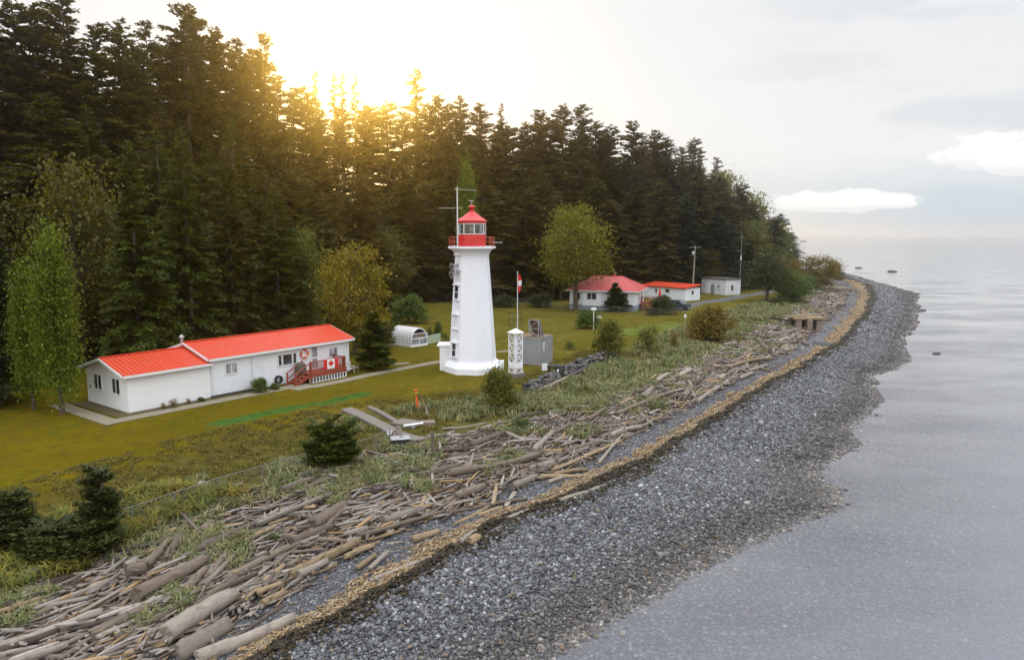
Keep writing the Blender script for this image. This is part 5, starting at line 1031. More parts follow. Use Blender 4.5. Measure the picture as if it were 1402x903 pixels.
p = G(548, 612.5); o = thing('box_bin', 'black box with a grey lid at the top of the driftwood', 'box', (p[0],p[1],p[2]), R(15)); MB().box((0,0,.28),(1.05,.75,.56), bev=.04).build('body', M['dark'], o); l_ = MB().box((0,0,.60),(1.12,.82,.07), bev=.02).build('lid', M['steel'], o); MB().box((.08,.1,.65),(.14,.1,.04)).build('latch', M['dark'], l_)
p = G(572, 561); o = thing('marker_post', 'leaning bright orange marker post on the scrubby bank', 'post', p); HH = 1.45
MB().tube([(0,0,-.1),(-.09,0,HH*.72)], .075, 8).build('lower_post', M['orange'], o); MB().tube([(-.09,0,HH*.722),(-.10,0,HH*.80)], .08, 8).build('dark_band', M['blueglow'], o); MB().tube([(-.10,0,HH*.802),(-.11,0,HH*.88)], .08, 8).build('yellow_band', paint('yellow_band', (.7,.42,.03), (.5,.3,.05), .3, .5, 5), o); MB().lathe([(.08,HH*.882),(.11,HH*.93),(.12,HH)], 8, (-.115,0,0)).build('top_cap', M['orange'], o)
p = G(584, 577); o = thing('dead_stake', 'bent grey dead stake right of the orange marker post', 'stake', p); MB().tube([(0,0,-.1),(.05,0,.55),(-.02,0,.95),(-.25,.1,1.45),(-.4,.1,1.75)], [.11,.09,.06,.03,.012], 7).build('stem', M['timber'], o); MB().tube([(.03,0,.4),(.16,0,.7)], [.06,.02], 6).build('stub', M['timber'], o)
# ------------------------------------------------------------------ mesh fences
def mesh_mat():
    m, t, b = nt('chain_link'); out = t.nodes['Material Output']; v = coord(t, 'UV'); return m
def fence(label, px, H, step, m='fence', wire=True, pts=None, opaque=.25):
    P3 = pts or [G(u, v) for u, v in px]; P3 = [Vector(p) for p in P3]; o = thing('mesh_fence', label, 'fence', P3[0]); base = P3[0]
    seg = []; 
    for a, b2 in zip(P3[:-1], P3[1:]):
        n = max(1, round((b2-a).length/step))
        for k in range(n): q = a+(b2-a)*k/n; q.z = float(height(q.x, q.y, False)); seg.append(q)
    q = P3[-1].copy(); q.z = float(height(q.x, q.y, False)); seg.append(q)
    for q in seg: MB().tube([q-base-Vector((0,0,.2)), q-base+Vector((0,0,H))], .035, 6).build('post', M[m], o)
    tr_ = MB(); tr_.tube([q-base+Vector((0,0,H-.02)) for q in seg], .02, 6); tr_.build('top_rail', M[m], o)
    w_ = MB(); cell = .11
    for a, b2 in zip(seg[:-1], seg[1:]):
        L_ = (b2-a).length; n = int(L_/cell/2); d = (b2-a)/L_; hz_ = H-.06
        for k in range(-int(hz_/cell/2)-1, n+1):
            for sg in (1, -1):
                s0 = k*cell*2; s1 = s0+hz_; a0, a1 = (s0, s1) if sg == 1 else (s1, s0); z0, z1 = .03, hz_
                lo, hi = max(s0, 0), min(s1, L_)
                if hi-lo < .05: continue
                f0, f1 = (lo-s0)/hz_, (hi-s0)/hz_
                if sg == 1: p0 = a+d*lo+Vector((0,0,z0+f0*(z1-z0))); p1 = a+d*hi+Vector((0,0,z0+f1*(z1-z0)))
                else: p0 = a+d*lo+Vector((0,0,z1-f0*(z1-z0))); p1 = a+d*hi+Vector((0,0,z1-f1*(z1-z0)))
                w_.tube([p0-base, p1-base], .0045, 3, False)
    w_.build('wire_mesh', M[m], o)
fence('grey mesh fence along the bank, from the lower left juniper to the young spruce', [(165,728),(182,724),(240,705),(300,683),(360,664),(420,645),(438,640)], 1.05, 2.3)
fence('short grey mesh fence between the young spruce and the black box', [(490,628),(515,617),(534,608)], .95, 1.6)
fence('low mesh fence across the lawn in front of the hip roofed house', None, 1.1, 2.6, pts=[PD(668,414,131),PD(720,419,122),PD(782,425.5,112.5),PD(870,430,108.5),PD(905,432,107),PD(922,434,105.5)])
fence('mesh fence along the foot of the wood left of the lighthouse', None, 1.2, 2.8, pts=[PD(520,411,131),PD(560,410.5,131.5),PD(612,410,131.5),PD(660,411,131)])
# ------------------------------------------------------------------ hip roofed house
ca = P(870, 426, 3.5); rzh = R(-19); hs = thing('hip_roofed_house', 'white single storey house with a faded red hip roof', 'house', (ca[0], ca[1], 3.45), rzh)
HL, HD, HWL = 10.6, 8.2, 3.15   # front wall runs to -x
MB().box((-HL/2,HD/2,.45),(HL+.06,HD+.06,.92)).build('foundation', M['found'], hs); MB().box((-HL/2,HD/2,.91+(HWL-.9)/2),(HL,HD,HWL-.9)).build('wall', M['stucco'], hs)
MB().box((-6.9,-.13,1.9),(3.1,.26,2.35)).build('bay', M['stucco'], hs)
o_ = .6; z0 = HWL+.0; z1 = HWL+2.15
r_ = MB(); e_ = [(-HL-o_,-o_,z0),(o_,-o_,z0),(o_,HD+o_,z0),(-HL-o_,HD+o_,z0)]; rd_ = [(-HL/2-2.2,HD/2,z1),(-HL/2+2.4,HD/2,z1)]
r_.add(e_+[(x,y,z+.10) for x,y,z in e_]+rd_, [(3,2,1,0),(0,1,5,4),(1,2,6,5),(2,3,7,6),(3,0,4,7),(4,5,9,8),(5,6,9),(6,7,8,9),(7,4,8)]); rfh = r_.build('roof', M['roof_pink'], hs)
MB().bar(rd_[0],(rd_[1][0],rd_[1][1],z1),.25,.08).build('ridge_cap', M['red'], rfh); MB().box((-HL/2+1.0,HD/2+.5,z1+.15),(.5,.5,.9)).build('chimney', M['brown'], rfh)
fa = MB()
for a, b2 in zip(e_, e_[1:]+e_[:1]): fa.bar((a[0]*1.0,a[1],a[2]-.04),(b2[0],b2[1],b2[2]-.04),.05,.16)
fa.build('fascia', M['trim'], rfh)
window(hs, -7.7,-6.2,1.75,2.75,-.262,2); window(hs, -3.9,-3.0,1.55,2.8,-.002,2,'glass_grey'); window(hs, -2.45,-1.25,1.25,2.85,-.002,2,'glass_grey'); window(hs, -9.9,-8.9,1.6,2.7,-.002,2)
def xwin(par, y0, y1, z0, z1, x, gm='glass', name='window'):
    f = MB(); f.box((x+.03,(y0+y1)/2,z1+.05),(.07,y1-y0+.2,.09)); f.box((x+.03,(y0+y1)/2,z0-.05),(.07,y1-y0+.2,.09)); f.box((x+.03,y0-.05,(z0+z1)/2),(.07,.09,z1-z0)); f.box((x+.03,y1+.05,(z0+z1)/2),(.07,.09,z1-z0)); o = f.build(name, M['trim'], par); MB().box((x+.012,(y0+y1)/2,(z0+z1)/2),(.02,y1-y0,z1-z0)).build('pane', M[gm], o)
xwin(hs, 2.2,3.3,1.6,2.8,.002,'glass_grey'); xwin(hs, 5.2,6.2,1.0,3.0,.002,'glass','door')
d2 = thing('wooden_deck', 'brown wooden deck and steps on the right side of the hip roofed house', 'deck', (ca[0],ca[1],3.45), rzh)
MB().box((1.9,5.6,1.02),(3.4,3.4,.12)).build('floor', M['deck'], d2); rail_run((.2,3.95,0),(3.5,3.95,0),1.08,14,d2); rail_run((3.55,4.1,0),(3.55,7.2,0),1.08,12,d2)
for x in (.25,1.9,3.5):
    for y in (3.95,7.2): MB().box((x,y,.48),(.14,.14,.96)).build('post', M['deck'], d2)
s_ = MB()
for k in range(5): s_.box((1.2,3.7-k*.36,.9-k*.19),(1.3,.36,.05))
for x in (.55,1.85): s_.bar((x,3.9,.9),(x,2.0,0.02),.06,.25); s_.bar((x,3.9,1.95),(x,2.0,1.05),.08,.06); s_.bar((x,2.05,0),(x,2.05,1.08),.09)
s_.build('steps', M['deck'], d2)
f_ = thing('front_steps', 'dark stair rail behind the little spruce at the front of the hip roofed house', 'steps', (ca[0],ca[1],3.45), rzh); s_ = MB()
for k in range(5): s_.box((-3.1+k*.34,-.75,.9-k*.19),(.36,1.0,.05))
s_.bar((-3.3,-1.25,1.0),(-1.55,-1.25,.05),.06,.22); s_.build('treads', M['darktimber'], f_); h = MB(); h.bar((-3.3,-1.25,1.95),(-1.5,-1.25,1.0),.08); h.bar((-1.55,-1.25,0),(-1.55,-1.25,1.0),.08); h.bar((-3.25,-1.25,.0),(-3.25,-1.25,1.95),.08); h.build('handrail', M['darktimber'], f_)
def bl2(x, y, z): c, s__ = math.cos(rzh), math.sin(rzh); return (ca[0]+c*x-s__*y, ca[1]+s__*x+c*y, 3.45+z)
pu = thing('patio_umbrella', 'closed red patio umbrella on the side deck of the hip roofed house', 'umbrella', bl2(3.0,5.2,1.08)); MB().tube([(0,0,0),(0,0,2.3)], .03, 8).build('pole', M['pole'], pu); MB().lathe([(.16,.75),(.24,.9),(.20,1.5),(.10,2.1),(.02,2.35)], 10).build('canopy', M['canvas_red'], pu); MB().lathe([(.3,0),(.3,.08),(.06,.14)], 12).build('base', M['dark'], pu)
# long annex building with a low red roof
ab = P(938, 412, 3.5); dl = P(882, 407.0, 3.5)-ab; rza = math.atan2(-dl[1], -dl[0]); AL = np.hypot(*dl[:2])+1.; AD = 4.2
an = thing('long_outbuilding', 'long low white outbuilding with a flat bright red roof beyond the hip roofed house', 'outbuilding', (ab[0],ab[1],3.45), rza)
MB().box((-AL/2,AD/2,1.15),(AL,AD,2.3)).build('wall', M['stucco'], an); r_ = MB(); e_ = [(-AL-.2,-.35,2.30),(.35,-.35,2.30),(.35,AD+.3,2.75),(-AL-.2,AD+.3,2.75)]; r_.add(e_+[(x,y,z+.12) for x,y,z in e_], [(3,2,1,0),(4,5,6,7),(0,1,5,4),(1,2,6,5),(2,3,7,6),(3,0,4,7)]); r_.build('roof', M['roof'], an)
window(an, -4.6,-3.6,1.35,1.95,-.002,1); window(an, -7.0,-6.5,1.2,1.9,-.002,1); xwin(an, 1.7,2.3,1.2,1.8,.002); MB().box((-1.6,-.03,1.0),(.9,.05,1.95)).build('door', M['trim'], an)
cl = thing('car', 'dark blue grey car parked behind the bush beside the hip roofed house', 'car', (*P(925,423,3.5)[:2],3.46), R(-38)); prof = [(-2.2,.35),(-2.2,.85),(-1.5,.98),(-.9,1.45),(.9,1.5),(1.6,1.0),(2.2,.95),(2.25,.4)]
MB().loft([[(x,-.85,z) for x,z in prof],[(x,.85,z) for x,z in prof]]).build('body', M['blueglow'], cl); MB().loft([[(x,-.862,z) for x,z in ((-1.3,1.0),(-.85,1.38),(.85,1.42),(1.35,1.02))],[(x,.862,z) for x,z in ((-1.3,1.0),(-.85,1.38),(.85,1.42),(1.35,1.02))]]).build('side_windows', M['glass'], cl); MB().loft([[(-1.47,y,.985) for y in (-.7,.7)]+[(-.93,y,1.44) for y in (.7,-.7)],[(-1.52,y,1.0) for y in (-.7,.7)]+[(-.98,y,1.46) for y in (.7,-.7)]]).build('windscreen', M['glass'], cl)
for x in (-1.4,1.4):
    for y in (-.8,.8): q = torus(.24,.10,16,8); w_ = MB(); w_.add([(a+x,b+y,c+.34) for a,b,c in q.v], q.f, True); wo = w_.build('wheel', M['tyre'], cl); MB().tube([(x,y-.06,.34),(x,y+.06,.34)], .2, 12).build('rim', M['steel'], wo)
# white concrete hut, poles and wires
q = P(993, 404, 3.5); l_ = P(960, 400.5, 3.5)-q; rzw = math.atan2(-l_[1], -l_[0]); WL = np.hypot(*l_[:2]); hu = thing('concrete_hut', 'streaked white concrete hut with a flat dark roof at the far end of the lawn', 'hut', (q[0],q[1],3.45), rzw); WD = 3.9; WH = PD(993,383,q[1])[2]-3.45
MB().box((-WL/2,WD/2,WH/2),(WL,WD,WH)).build('wall', M['oldwhite'], hu); MB().box((-WL/2,WD/2,WH+.09),(WL+.35,WD+.35,.18)).build('roof', M['tar'], hu)
MB().box((-WL*.72,-.05,1.0),(.9,.08,1.9)).build('door', M['white'], hu); MB().box((-WL*.52,-.04,1.0),(.9,.06,2.0)).build('door', M['greywall'], hu); MB().box((-WL*.82,-.05,.7),(.35,.1,1.4)).build('buttress', M['oldwhite'], hu); MB().lathe([(.0,0),(.22,.02),(.22,.25),(.0,.27)], 10, (-WL*.27,-.2,1.6)).build('wall_fan', M['brown'], hu); xwin(hu, 1.4,2.0,.9,2.0,.002)
p = P(948, 404.5, 3.5); up_ = thing('utility_pole', 'brown timber utility pole with a grey transformer can', 'pole', (p[0],p[1],3.45)); HP = PD(950,336,p[1])[2]-3.45; MB().tube([(0,0,0),(.25,0,HP)], [.17,.11], 9).build('pole', M['poletimber'], up_); MB().lathe([(.05,0),(.26,.04),(.26,.8),(.1,.86)], 12, (-.15,-.1,HP-2.)).build('transformer', M['steel'], up_); MB().bar((-.9,0,HP-.35),(1.3,0,HP-.35),.1).build('crossarm', M['poletimber'], up_)
PT = (p[0], p[1], 3.45+HP)
p = P(1012, 402, 3.5); am = thing('radio_mast', 'thin grey radio mast standing at the right corner of the white hut', 'mast', (p[0]+.5,p[1]+1.5,3.45)); HP2 = PD(1014,318,p[1])[2]-3.45; MB().tube([(0,0,0),(.05,0,HP2)], [.07,.03], 8).build('pole', M['steel'], am); MB().tube([(.03,0,HP2*.55),(.04,0,HP2*.62)], .12, 8).build('collar', M['white'], am); MB().tube([(-.3,0,HP2*.93),(.35,0,HP2*.93)], .03, 6).build('short_arm', M['steel'], am)
def wire(label, a, b2, sag):
    a = Vector(a); b2 = Vector(b2); pts = []
    for k in range(25): f = k/24; q = a+(b2-a)*f; q.z -= sag*4*f*(1-f); pts.append(q)
    tag(MB().tube(pts, .02, 5).build('power_line', M['darktimber']), label, 'wire', 'wires from the utility pole')
wire('upper wire from the utility pole across the front of the wood', (PT[0]-.9,PT[1],PT[2]-.3), tuple(PD(430,336,118)), 1.4); wire('lower wire from the utility pole across the front of the wood', (PT[0],PT[1],PT[2]-2.0), tuple(PD(430,361,118)), 1.2)
# ------------------------------------------------------------------ out on the beach and the sea
p = G(1108, 453); cr = thing('timber_crib', 'ruined timber crib with thick posts standing among the far driftwood', 'timber crib', p, R(8))
for x, y, h in ((-1.7,0,1.9),(-.2,-.2,1.7),(1.3,.1,1.6),(-1.5,1.8,1.9),(1.4,1.9,1.7)): MB().box((x,y,h/2-.2),(.75,.6,h+.2),bev=.06).build('post', M['timber'], cr)
b_ = MB(); b_.box((-.2,.9,1.75),(4.6,2.6,.28)); b_.box((-1.8,.5,2.0),(3.4,.5,.22),rz=.2); b_.box((.4,1.5,1.98),(3.,.4,.2),rz=-.15); b_.build('top_beam', WOOD['yellowish'], cr); MB().box((-.1,1.3,.75),(3.2,.2,1.5)).build('back_boards', M['darktimber'], cr)
p = P(1100, 331, 0); bo = thing('fishing_boat', 'tiny orange brown boat far out on the sea beside the wood\'s tip', 'boat', (p[0],p[1],-.3), 0)
hl = [(-7,.0),(-6,1.7),(4,1.9),(7.5,0),(4,-1.9),(-6,-1.7)]; MB().loft([[(x*.9,y*.8,0) for x,y in hl],[(x,y,1.6) for x,y in hl],[(x*1.02,y*1.02,2.0) for x,y in hl]]).build('hull', M['brown'], bo); MB().box((-2,0,3.1),(4.5,2.6,2.2),bev=.2).build('cabin', paint('buff', (.42,.3,.18), (.3,.2,.12), .4, .6, 1), bo); MB().tube([(1.5,0,2),(1.5,0,6)], .12, 6).build('mast', M['steel'], bo)
for u, v, r_, lab in ((1222,372,1.3,'dark rock breaking the water far off the point'),(1176,367,1.1,'low dark rock awash nearest the point'),(1262,425,.6,'small dark rock in the water just off the shingle'),(1283,484,.4,'smallest dark rock in the water off the shingle'),(1126,473,.9,'dark boulder beside the seaweed line below the timber crib')):
    p = P(u, v, 0) if v != 473 else G(u, v); V, Fa = ico(1); V = V*(1+RNG.normal(0,.12,len(V)))[:,None]*np.array([r_*1.5,r_,r_*.55]); tag(link('rock', mesh_np('rock', V, Fa, True), M['rock'], None, (p[0],p[1],p[2]+.0)), lab, 'rock')
# ------------------------------------------------------------------ driftwood logs
def log_mesh(L, r0, r1, seed, bend=0., rootwad=False, snag=0):
    g = np.random.default_rng(seed); n = 11; k = max(7, int(L*2.2)); pts = []; rad = []
    b1, b2, ph = g.normal(0, bend, 2).tolist()+[g.uniform(0, 6)]
    for i in range(k+1):
        f = i/k; pts.append((L*(f-.5), b1*L*math.sin(f*3.14)*.5+b2*L*.12*math.sin(f*6.3+ph), b2*L*.10*math.sin(f*3.14)))
        rad.append((r0+(r1-r0)*f)*(1+.07*math.sin(f*17+ph)+g.normal(0,.035)))
    rad[0] *= .93; rad[-1] *= .86
    m = MB(); m.tube(pts, rad, n, False, True); V = np.array(m.v)
    c = np.repeat(np.array(pts), n, 0); ang = np.tile(np.arange(n)*2*math.pi/n, k+1); lob = 1+.08*np.sin(2*ang+ph)+.06*np.sin(3*ang+ph*2)+.05*np.sin(5*ang+ph*3); V = c+(V-c)*lob[:,None]*(1+g.normal(0,.025,len(V)))[:,None]
    V[:n, 0] += g.normal(0, .22, n)*r0; V[-n:, 0] += g.normal(0, .28, n)*r1; m.v = [tuple(p) for p in V]
    for end, fl in ((0, True), (k, False)):
        cpt = np.array(pts[end])+np.array([(.06 if fl else -.06)*r0,0,0]); i0 = len(m.v); m.v.append(tuple(cpt)); o = end*n
        for q in range(n): j = (q+1) % n; m.f.append((i0,o+q,o+j) if not fl else (i0,o+j,o+q)); m.sm.append(False)
    for _ in range(snag):
        f = g.uniform(.15,.85); a = g.uniform(.3,2.8); c0 = Vector(pts[int(f*k)]); d = Vector((g.normal(0,.4), math.cos(a), abs(math.sin(a)))).normalized(); m.tube([c0, c0+d*r0*1.6, c0+d*r0*2.6], [r0*.3, r0*.2, r0*.06], 6, False)
    if rootwad:
        for q in range(9):
            a = q*.7+g.uniform(0,.4); d = Vector((-.55-g.random()*.5, math.cos(a), math.sin(a))).normalized(); c0 = Vector(pts[0]); m.tube([c0+d*r0*.2, c0+d*r0*1.1, c0+d*r0*g.uniform(1.6,2.4)], [r0*.42, r0*.28, r0*.05], 6, False)
    me = bpy.data.meshes.new('log'); me.from_pydata(m.v, [], m.f)
    for p_, s_ in zip(me.polygons, m.sm): p_.use_smooth = s_
    me.update(); return me
def plank_mesh(L, w_, th, seed):
    g = np.random.default_rng(seed); m = MB(); m.loft([[(x,-w_/2*q,-th/2),(x,w_/2*q,-th/2),(x,w_/2*q*.9,th/2),(x,-w_/2*q*.9,th/2)] for x, q in zip(np.linspace(-L/2,L/2,7), g.uniform(.75,1.1,7))])
    me = bpy.data.meshes.new('plank'); me.from_pydata(m.v, [], m.f); me.update(); return me
PLACE = [(150,'in the lower left corner'),(260,'left of the near gravel'),(370,'below the mesh fence'),(470,'below the young spruce'),(570,'below the black box'),(670,'below the orange marker post'),(770,'below the lighthouse'),(870,'below the stone wall'),(960,'below the orange brown bush'),(1060,'just short of the timber crib'),(1300,'beyond the timber crib')]
def place(u): return next(n for k, n in PLACE if u < k)
SEEN = {}
def put_log(a, b2, r_, colour, lift, label=None, seed=0, bend=.03, root=False, plank=False, dist=0):
    a = np.array(a, float); b2 = np.array(b2, float); d = b2-a; L = float(np.linalg.norm(d)); mid_ = (a+b2)/2
    me = plank_mesh(L, r_*2, r_*.8, seed) if plank else log_mesh(L, r_*1.08, r_*.85, seed, bend, root, seed % 3 if r_ > .12 else 0)
    me.materials.append(WOOD[colour]); o = bpy.data.objects.new('plank' if plank else 'driftwood_log', me); COL.objects.link(o)
    o.location = (mid_[0], mid_[1], mid_[2]+lift+r_*.62); o.rotation_euler = Vector(tuple(d)).to_track_quat('X', 'Z').to_euler(); o.rotation_euler.rotate_axis('X', (seed*1.7) % 6.28 if not plank else random.uniform(-.2,.2))
    ky = o.name; u, v = proj(*mid_)
    size = ('long ' if L > 5 else 'short ' if L < 1.6 else '')+('thick ' if r_ > .24 else 'slender ' if r_ < .11 else '')
    s_ = float(shore_s(mid_[0], mid_[1])); rowt = 'on bare gravel' if s_ > 2.05 else 'at the gravel edge' if s_ > 1.7 else 'mid pile' if s_ > 1.3 else 'at the grassy top'
    tag(o, label or '%s%s driftwood %s %s, %s' % (size, colour, 'plank' if plank else 'log', rowt, place(u)), 'driftwood', 'driftwood logs washed up along the beach'); return o
HAND = [ # u0 v0 u1 v1 radius colour [label]
(0,899,142,846,.26,'pale grey','big smooth pale grey log reaching into the lower left corner'),(0,841,62,821,.17,'dark brown'),(0,850,60,829,.15,'yellowish'),(50,811,96,795,.17,'dark brown'),
(172,795,199,789,.36,'grey brown','stubby fat log end facing out beside the tall yellow grass'),(188,829,282,778,.34,'grey brown','fat brown log lying aslant in the pile, lower left'),(158,815,232,786,.14,'dark brown'),(268,762,356,721,.19,'dark brown','long dark log rising toward the young spruce, left part of the pile'),
(352,727,450,686,.17,'pale grey'),(307,800,450,728,.16,'grey brown','long straight grey brown log along the lower edge of the near pile'),(398,795,492,748,.23,'yellowish','long yellowish barked log edging the gravel, lower left of centre'),(409,796,450,776,.17,'pale grey','short pale log tucked in front of the long yellowish log'),
(225,882,320,824,.42,'pale grey','massive split pale grey log lying on the near gravel'),(242,902,314,858,.34,'pale grey','wide pale log in front of the massive split log'),(268,905,403,848,.24,'pale grey','long pale grey log nearest the camera, pointing at the tide line'),(158,883,265,829,.19,'grey brown'),(124,879,205,838,.18,'grey brown'),(302,886,389,829,.10,'dark brown','slender dark pole between the pale logs and the gravel'),(168,903,221,869,.10,'pale grey'),
(361,804,389,781,.13,'yellowish','bright yellowish log standing out on the gravel edge'),(352,821,386,807,.12,'yellowish'),(359,833,391,816,.17,'yellowish','stubby yellow log with a pale broken end on the near gravel'),(228,777,248,741,.22,'grey brown'),(198,786,232,748,.2,'grey brown'),(275,735,292,721,.22,'grey brown'),(188,732,240,716,.13,'yellowish'),
(258,681,280,667,.32,'pale grey','weathered stump lying behind the mesh fence'),(292,680,332,663,.16,'grey brown','grey log lying along the inside of the mesh fence'),(356,675,450,647,.15,'dark brown'),(386,681,430,665,.26,'grey brown'),(329,749,379,725,.14,'yellowish'),(285,799,312,762,.19,'grey brown'),(279,812,329,762,.14,'pale grey'),(255,816,285,784,.2,'grey brown'),(13,870,141,808,.14,'grey brown'),(200,722,350,675,.12,'dark brown'),
(427,727,474,696,.32,'grey brown','fat short grey brown log lying steeply across the pile below the young spruce'),(400,751,455,728,.24,'grey brown'),(491,741,609,706,.13,'grey brown','very long thin log at the gravel edge below the black box'),(609,705,720,684,.11,'grey brown'),(525,720,572,706,.24,'pale grey'),(565,741,602,729,.19,'yellowish','plump yellow log lying alone on the gravel'),(472,768,513,751,.13,'yellowish'),
(506,796,606,758,.09,'pale grey','long bleached pole lying along the wood chip line'),(614,658,736,632,.30,'grey brown','massive long grey log in the middle of the beach'),(572,658,630,643,.25,'grey brown'),(548,663,606,639,.11,'grey brown'),(730,624,757,597,.21,'pale grey'),(754,595,788,583,.19,'grey brown'),(757,648,850,608,.12,'yellowish','long thin yellowish pole edging the gravel below the stone wall'),(757,651,805,644,.13,'yellowish'),(750,662,771,655,.16,'pale grey'),
(702,672,735,657,.2,'pale grey','pale log with blunt ends alone on the gravel right of the massive grey log'),(621,718,671,693,.1,'yellowish'),(654,706,688,694,.1,'yellowish'),(592,699,640,679,.15,'grey brown'),(623,689,663,674,.25,'grey brown'),(766,687,824,667,.13,'pale grey','bleached log lying on the tide line at the right of the gravel'),(630,744,652,727,.14,'pale grey'),(642,746,656,737,.25,'yellowish','short round yellow log stub on the wood chips'),(695,710,723,698,.1,'pale grey'),(644,615,692,595,.2,'grey brown'),
(594,624,655,619,.13,'dark brown'),(771,624,819,610,.24,'grey brown'),(510,679,525,674,.22,'dark brown'),(400,706,455,686,.15,'dark brown'),(554,634,592,615,.12,'grey brown'),(736,646,759,639,.24,'pale grey'),
(844,573,917,543,.2,'grey brown','long grey brown log lying high in the pile below the stone wall'),(955,552,1006,518,.2,'pale grey','long white bleached log pointing at the gravel strip, right half of the beach'),(835,601,878,589,.19,'pale grey'),(804,581,829,564,.2,'grey brown'),(848,557,868,548,.2,'yellowish'),(880,550,893,536,.32,'pale grey'),(899,526,915,516,.2,'pale grey'),(928,519,945,509,.3,'pale grey'),(967,506,988,497,.3,'grey brown'),(995,507,1056,494,.18,'yellowish'),(1024,509,1050,501,.2,'pale grey'),(1049,506,1081,498,.12,'grey brown','thin grey pole lying alone on the far gravel'),
(1042,476,1053,485,.36,'grey brown'),(984,524,993,518,.3,'pale grey'),(917,552,928,542,.2,'grey brown'),(878,573,894,587,.2,'pale grey'),(995,543,1004,540,.26,'yellowish'),(1052,465,1074,454,.25,'grey brown'),(1096,463,1106,474,.3,'grey brown'),(1066,470,1090,460,.24,'pale grey'),(1012,520,1030,512,.25,'pale grey'),(860,590,886,578,.22,'grey brown'),(905,560,922,553,.2,'pale grey'),(935,548,948,534,.28,'pale grey'),(950,530,962,522,.3,'grey brown'),(1000,500,1024,487,.24,'grey brown'),(1020,488,1045,474,.26,'grey brown')]
for i, h in enumerate(HAND):
    u0, v0, u1, v1, r_, c_ = h[:6]; r_ *= .84; a = G(u0, v0); b2 = G(u1, v1); s_ = float(shore_s(*((a+b2)/2)[:2])); lift = .0 if s_ > 2.05 or v0 < 690 and u0 < 340 else .10+.12*((i*7) % 3)/2
    put_log(a, b2, r_, c_, lift, h[6] if len(h) > 6 else None, 400+i, .035, i in (26, 37, 60, 66))
for i, h in enumerate([(329,826,354,791),(333,836,352,796),(675,695,680,668),(692,696,705,676),(489,782,515,763),(506,784,532,760),(516,712,520,690),(534,735,541,718),(575,700,583,684),(538,715,560,700)]):
    put_log(G(h[0],h[1]), G(h[2],h[3]), .11, ['pale grey','pale grey','yellowish','pale grey','yellowish','pale grey'][i % 6], .05+.04*(i % 3), None, 700+i, 0, False, True)
p = G(594, 624); q = G(598, 622); o = put_log((p[0],p[1],p[2]-.1), (p[0]-.1,p[1]+.1,p[2]+1.35), .11, 'grey brown', 0, 'grey driftwood post leaning upright out of the pile below the black box', 801)
rdl = random.Random(21); n = 0; tries = 0
while n < 192 and tries < 6000:
    tries += 1; y = 19+228*rdl.random()**1.85; s_ = rdl.uniform(.92, 1.86) if rdl.random() < .94 else rdl.uniform(.6, 2.5)
    xs = [float(np.interp(y, c[0], c[1])) for c in CURVES]; k = min(int(s_), 3); x = xs[k]+(xs[k+1]-xs[k])*(s_-k); u, v = proj(x, y, 2.6)
    if u < -60 or u > 1200 or v > 1010 or y > 245: continue
    big = min(2.4, 1+max(0, y-55)/90.); L = rdl.choice([rdl.uniform(1.,2.2), rdl.uniform(1.8,4.5), rdl.uniform(4,7)])*(.65+.35*big); r_ = rdl.uniform(.05,.125)*(1 if L > 1.8 else 1.25)*big**.8; an = float(shore_dir(x, y))+(rdl.gauss(0,.28) if rdl.random() < .75 else rdl.uniform(-1.5,1.5))
    dx, dy = math.cos(an)*L/2, math.sin(an)*L/2; za, zb = float(height(x-dx,y-dy)), float(height(x+dx,y+dy)); t_ = rdl.uniform(-.06,.06)*L
    lift = (0 if s_ > 2.03 else rdl.uniform(.0,.28)*min(1.6, big)); put_log((x-dx,y-dy,za-t_/2), (x+dx,y+dy,zb+t_/2), r_, rdl.choices(['pale grey','grey brown','dark brown','yellowish'], [3.2+max(0,y-70)/25.,5,1.6,.5])[0], lift, None, 2000+n, .04, rdl.random() < .06); n += 1
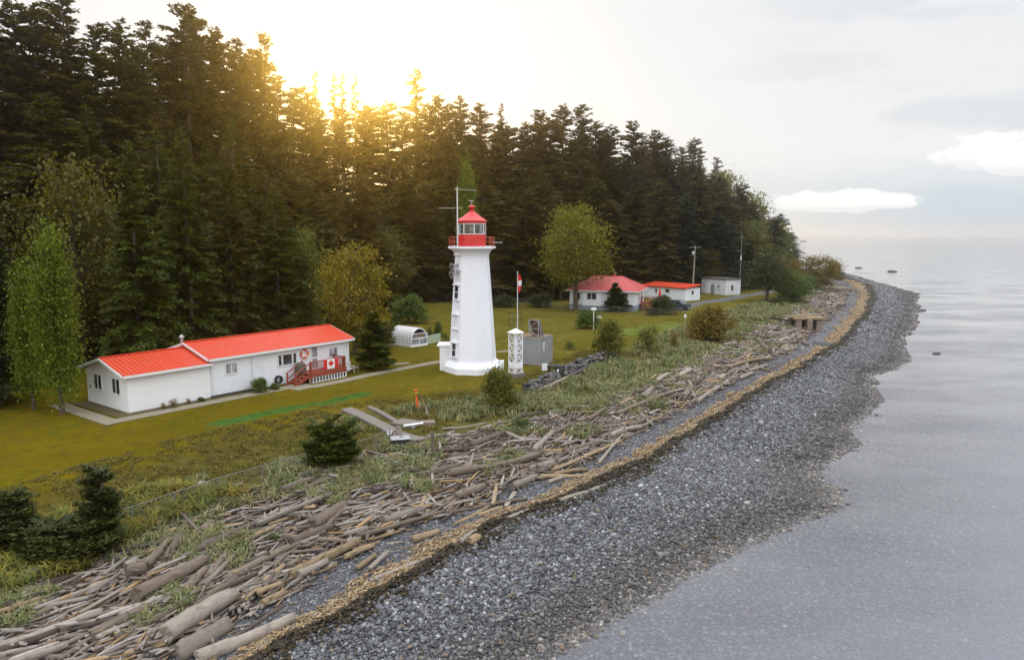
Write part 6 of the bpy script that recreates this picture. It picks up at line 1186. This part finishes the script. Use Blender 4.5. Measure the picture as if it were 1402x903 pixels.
# the smaller driftwood between them, too many to count
def many_logs(n):
    y = 17+225*RNG.random(n*4)**1.6; s_ = RNG.uniform(.95, 1.95, n*4); x = np.zeros_like(y); xs = [np.interp(y, c[0], c[1]) for c in CURVES]
    x = np.where(s_ < 1, xs[0]+(xs[1]-xs[0])*s_, np.where(s_ < 2, xs[1]+(xs[2]-xs[1])*(s_-1), xs[2]+(xs[3]-xs[2])*(s_-2))); u, v = proj(x, y, np.full(y.shape, 2.6)); k = (u > -60) & (u < 1210) & (v < 1000) & (fbm(x*.5, y*.5, 51) > .34); x, y = x[k][:n], y[k][:n]; n = len(x)
    a = np.arange(7)*2*math.pi/7; V = np.array([(xx, math.cos(t_)*q, math.sin(t_)*q) for xx, q in ((-.5,.9),(-.2,1.05),(.2,.98),(.5,.85)) for t_ in a]); Fa = [(i*7+j, i*7+(j+1) % 7, i*7+7+(j+1) % 7, i*7+7+j) for i in range(3) for j in range(7)]+[(0,6,5,4),(0,4,3,2),(0,2,1,0)][:2]+[(21,22,23,24),(21,24,25,26)]
    big = np.minimum(2.6, 1+np.maximum(0, y-50)/80.); L = RNG.uniform(.5,2.3,n)*(.6+.4*big); r = RNG.uniform(.03,.09,n)*big; an = shore_dir(x, y)+np.where(RNG.random(n) < .7, RNG.normal(0,.35,n), RNG.uniform(-1.6,1.6,n))
    pal = np.array([(.24,.205,.175),(.17,.135,.11),(.10,.078,.062),(.31,.27,.23),(.30,.20,.10),(.2,.16,.13)]); c = pal[RNG.choice(6, n, p=[.24,.27,.16,.17,.07,.09])]*RNG.uniform(.75,1.25,(n,1))
    return scatter_mesh('driftwood_pile', V, np.array(Fa), np.stack([x, y, height(x, y)+r*.5+RNG.random(n)*.24*big**.5], -1), np.matmul(rotz(an), np.matmul(roty(RNG.normal(0,.09,n)), rotx(RNG.uniform(0,6.3,n)))), np.stack([L, r, r], -1), c, .05, False)
tag(link('driftwood_pile', many_logs(5600), M['stick']), 'dense pile of smaller weathered driftwood filling the beach below the grass', 'driftwood', None, 'stuff')
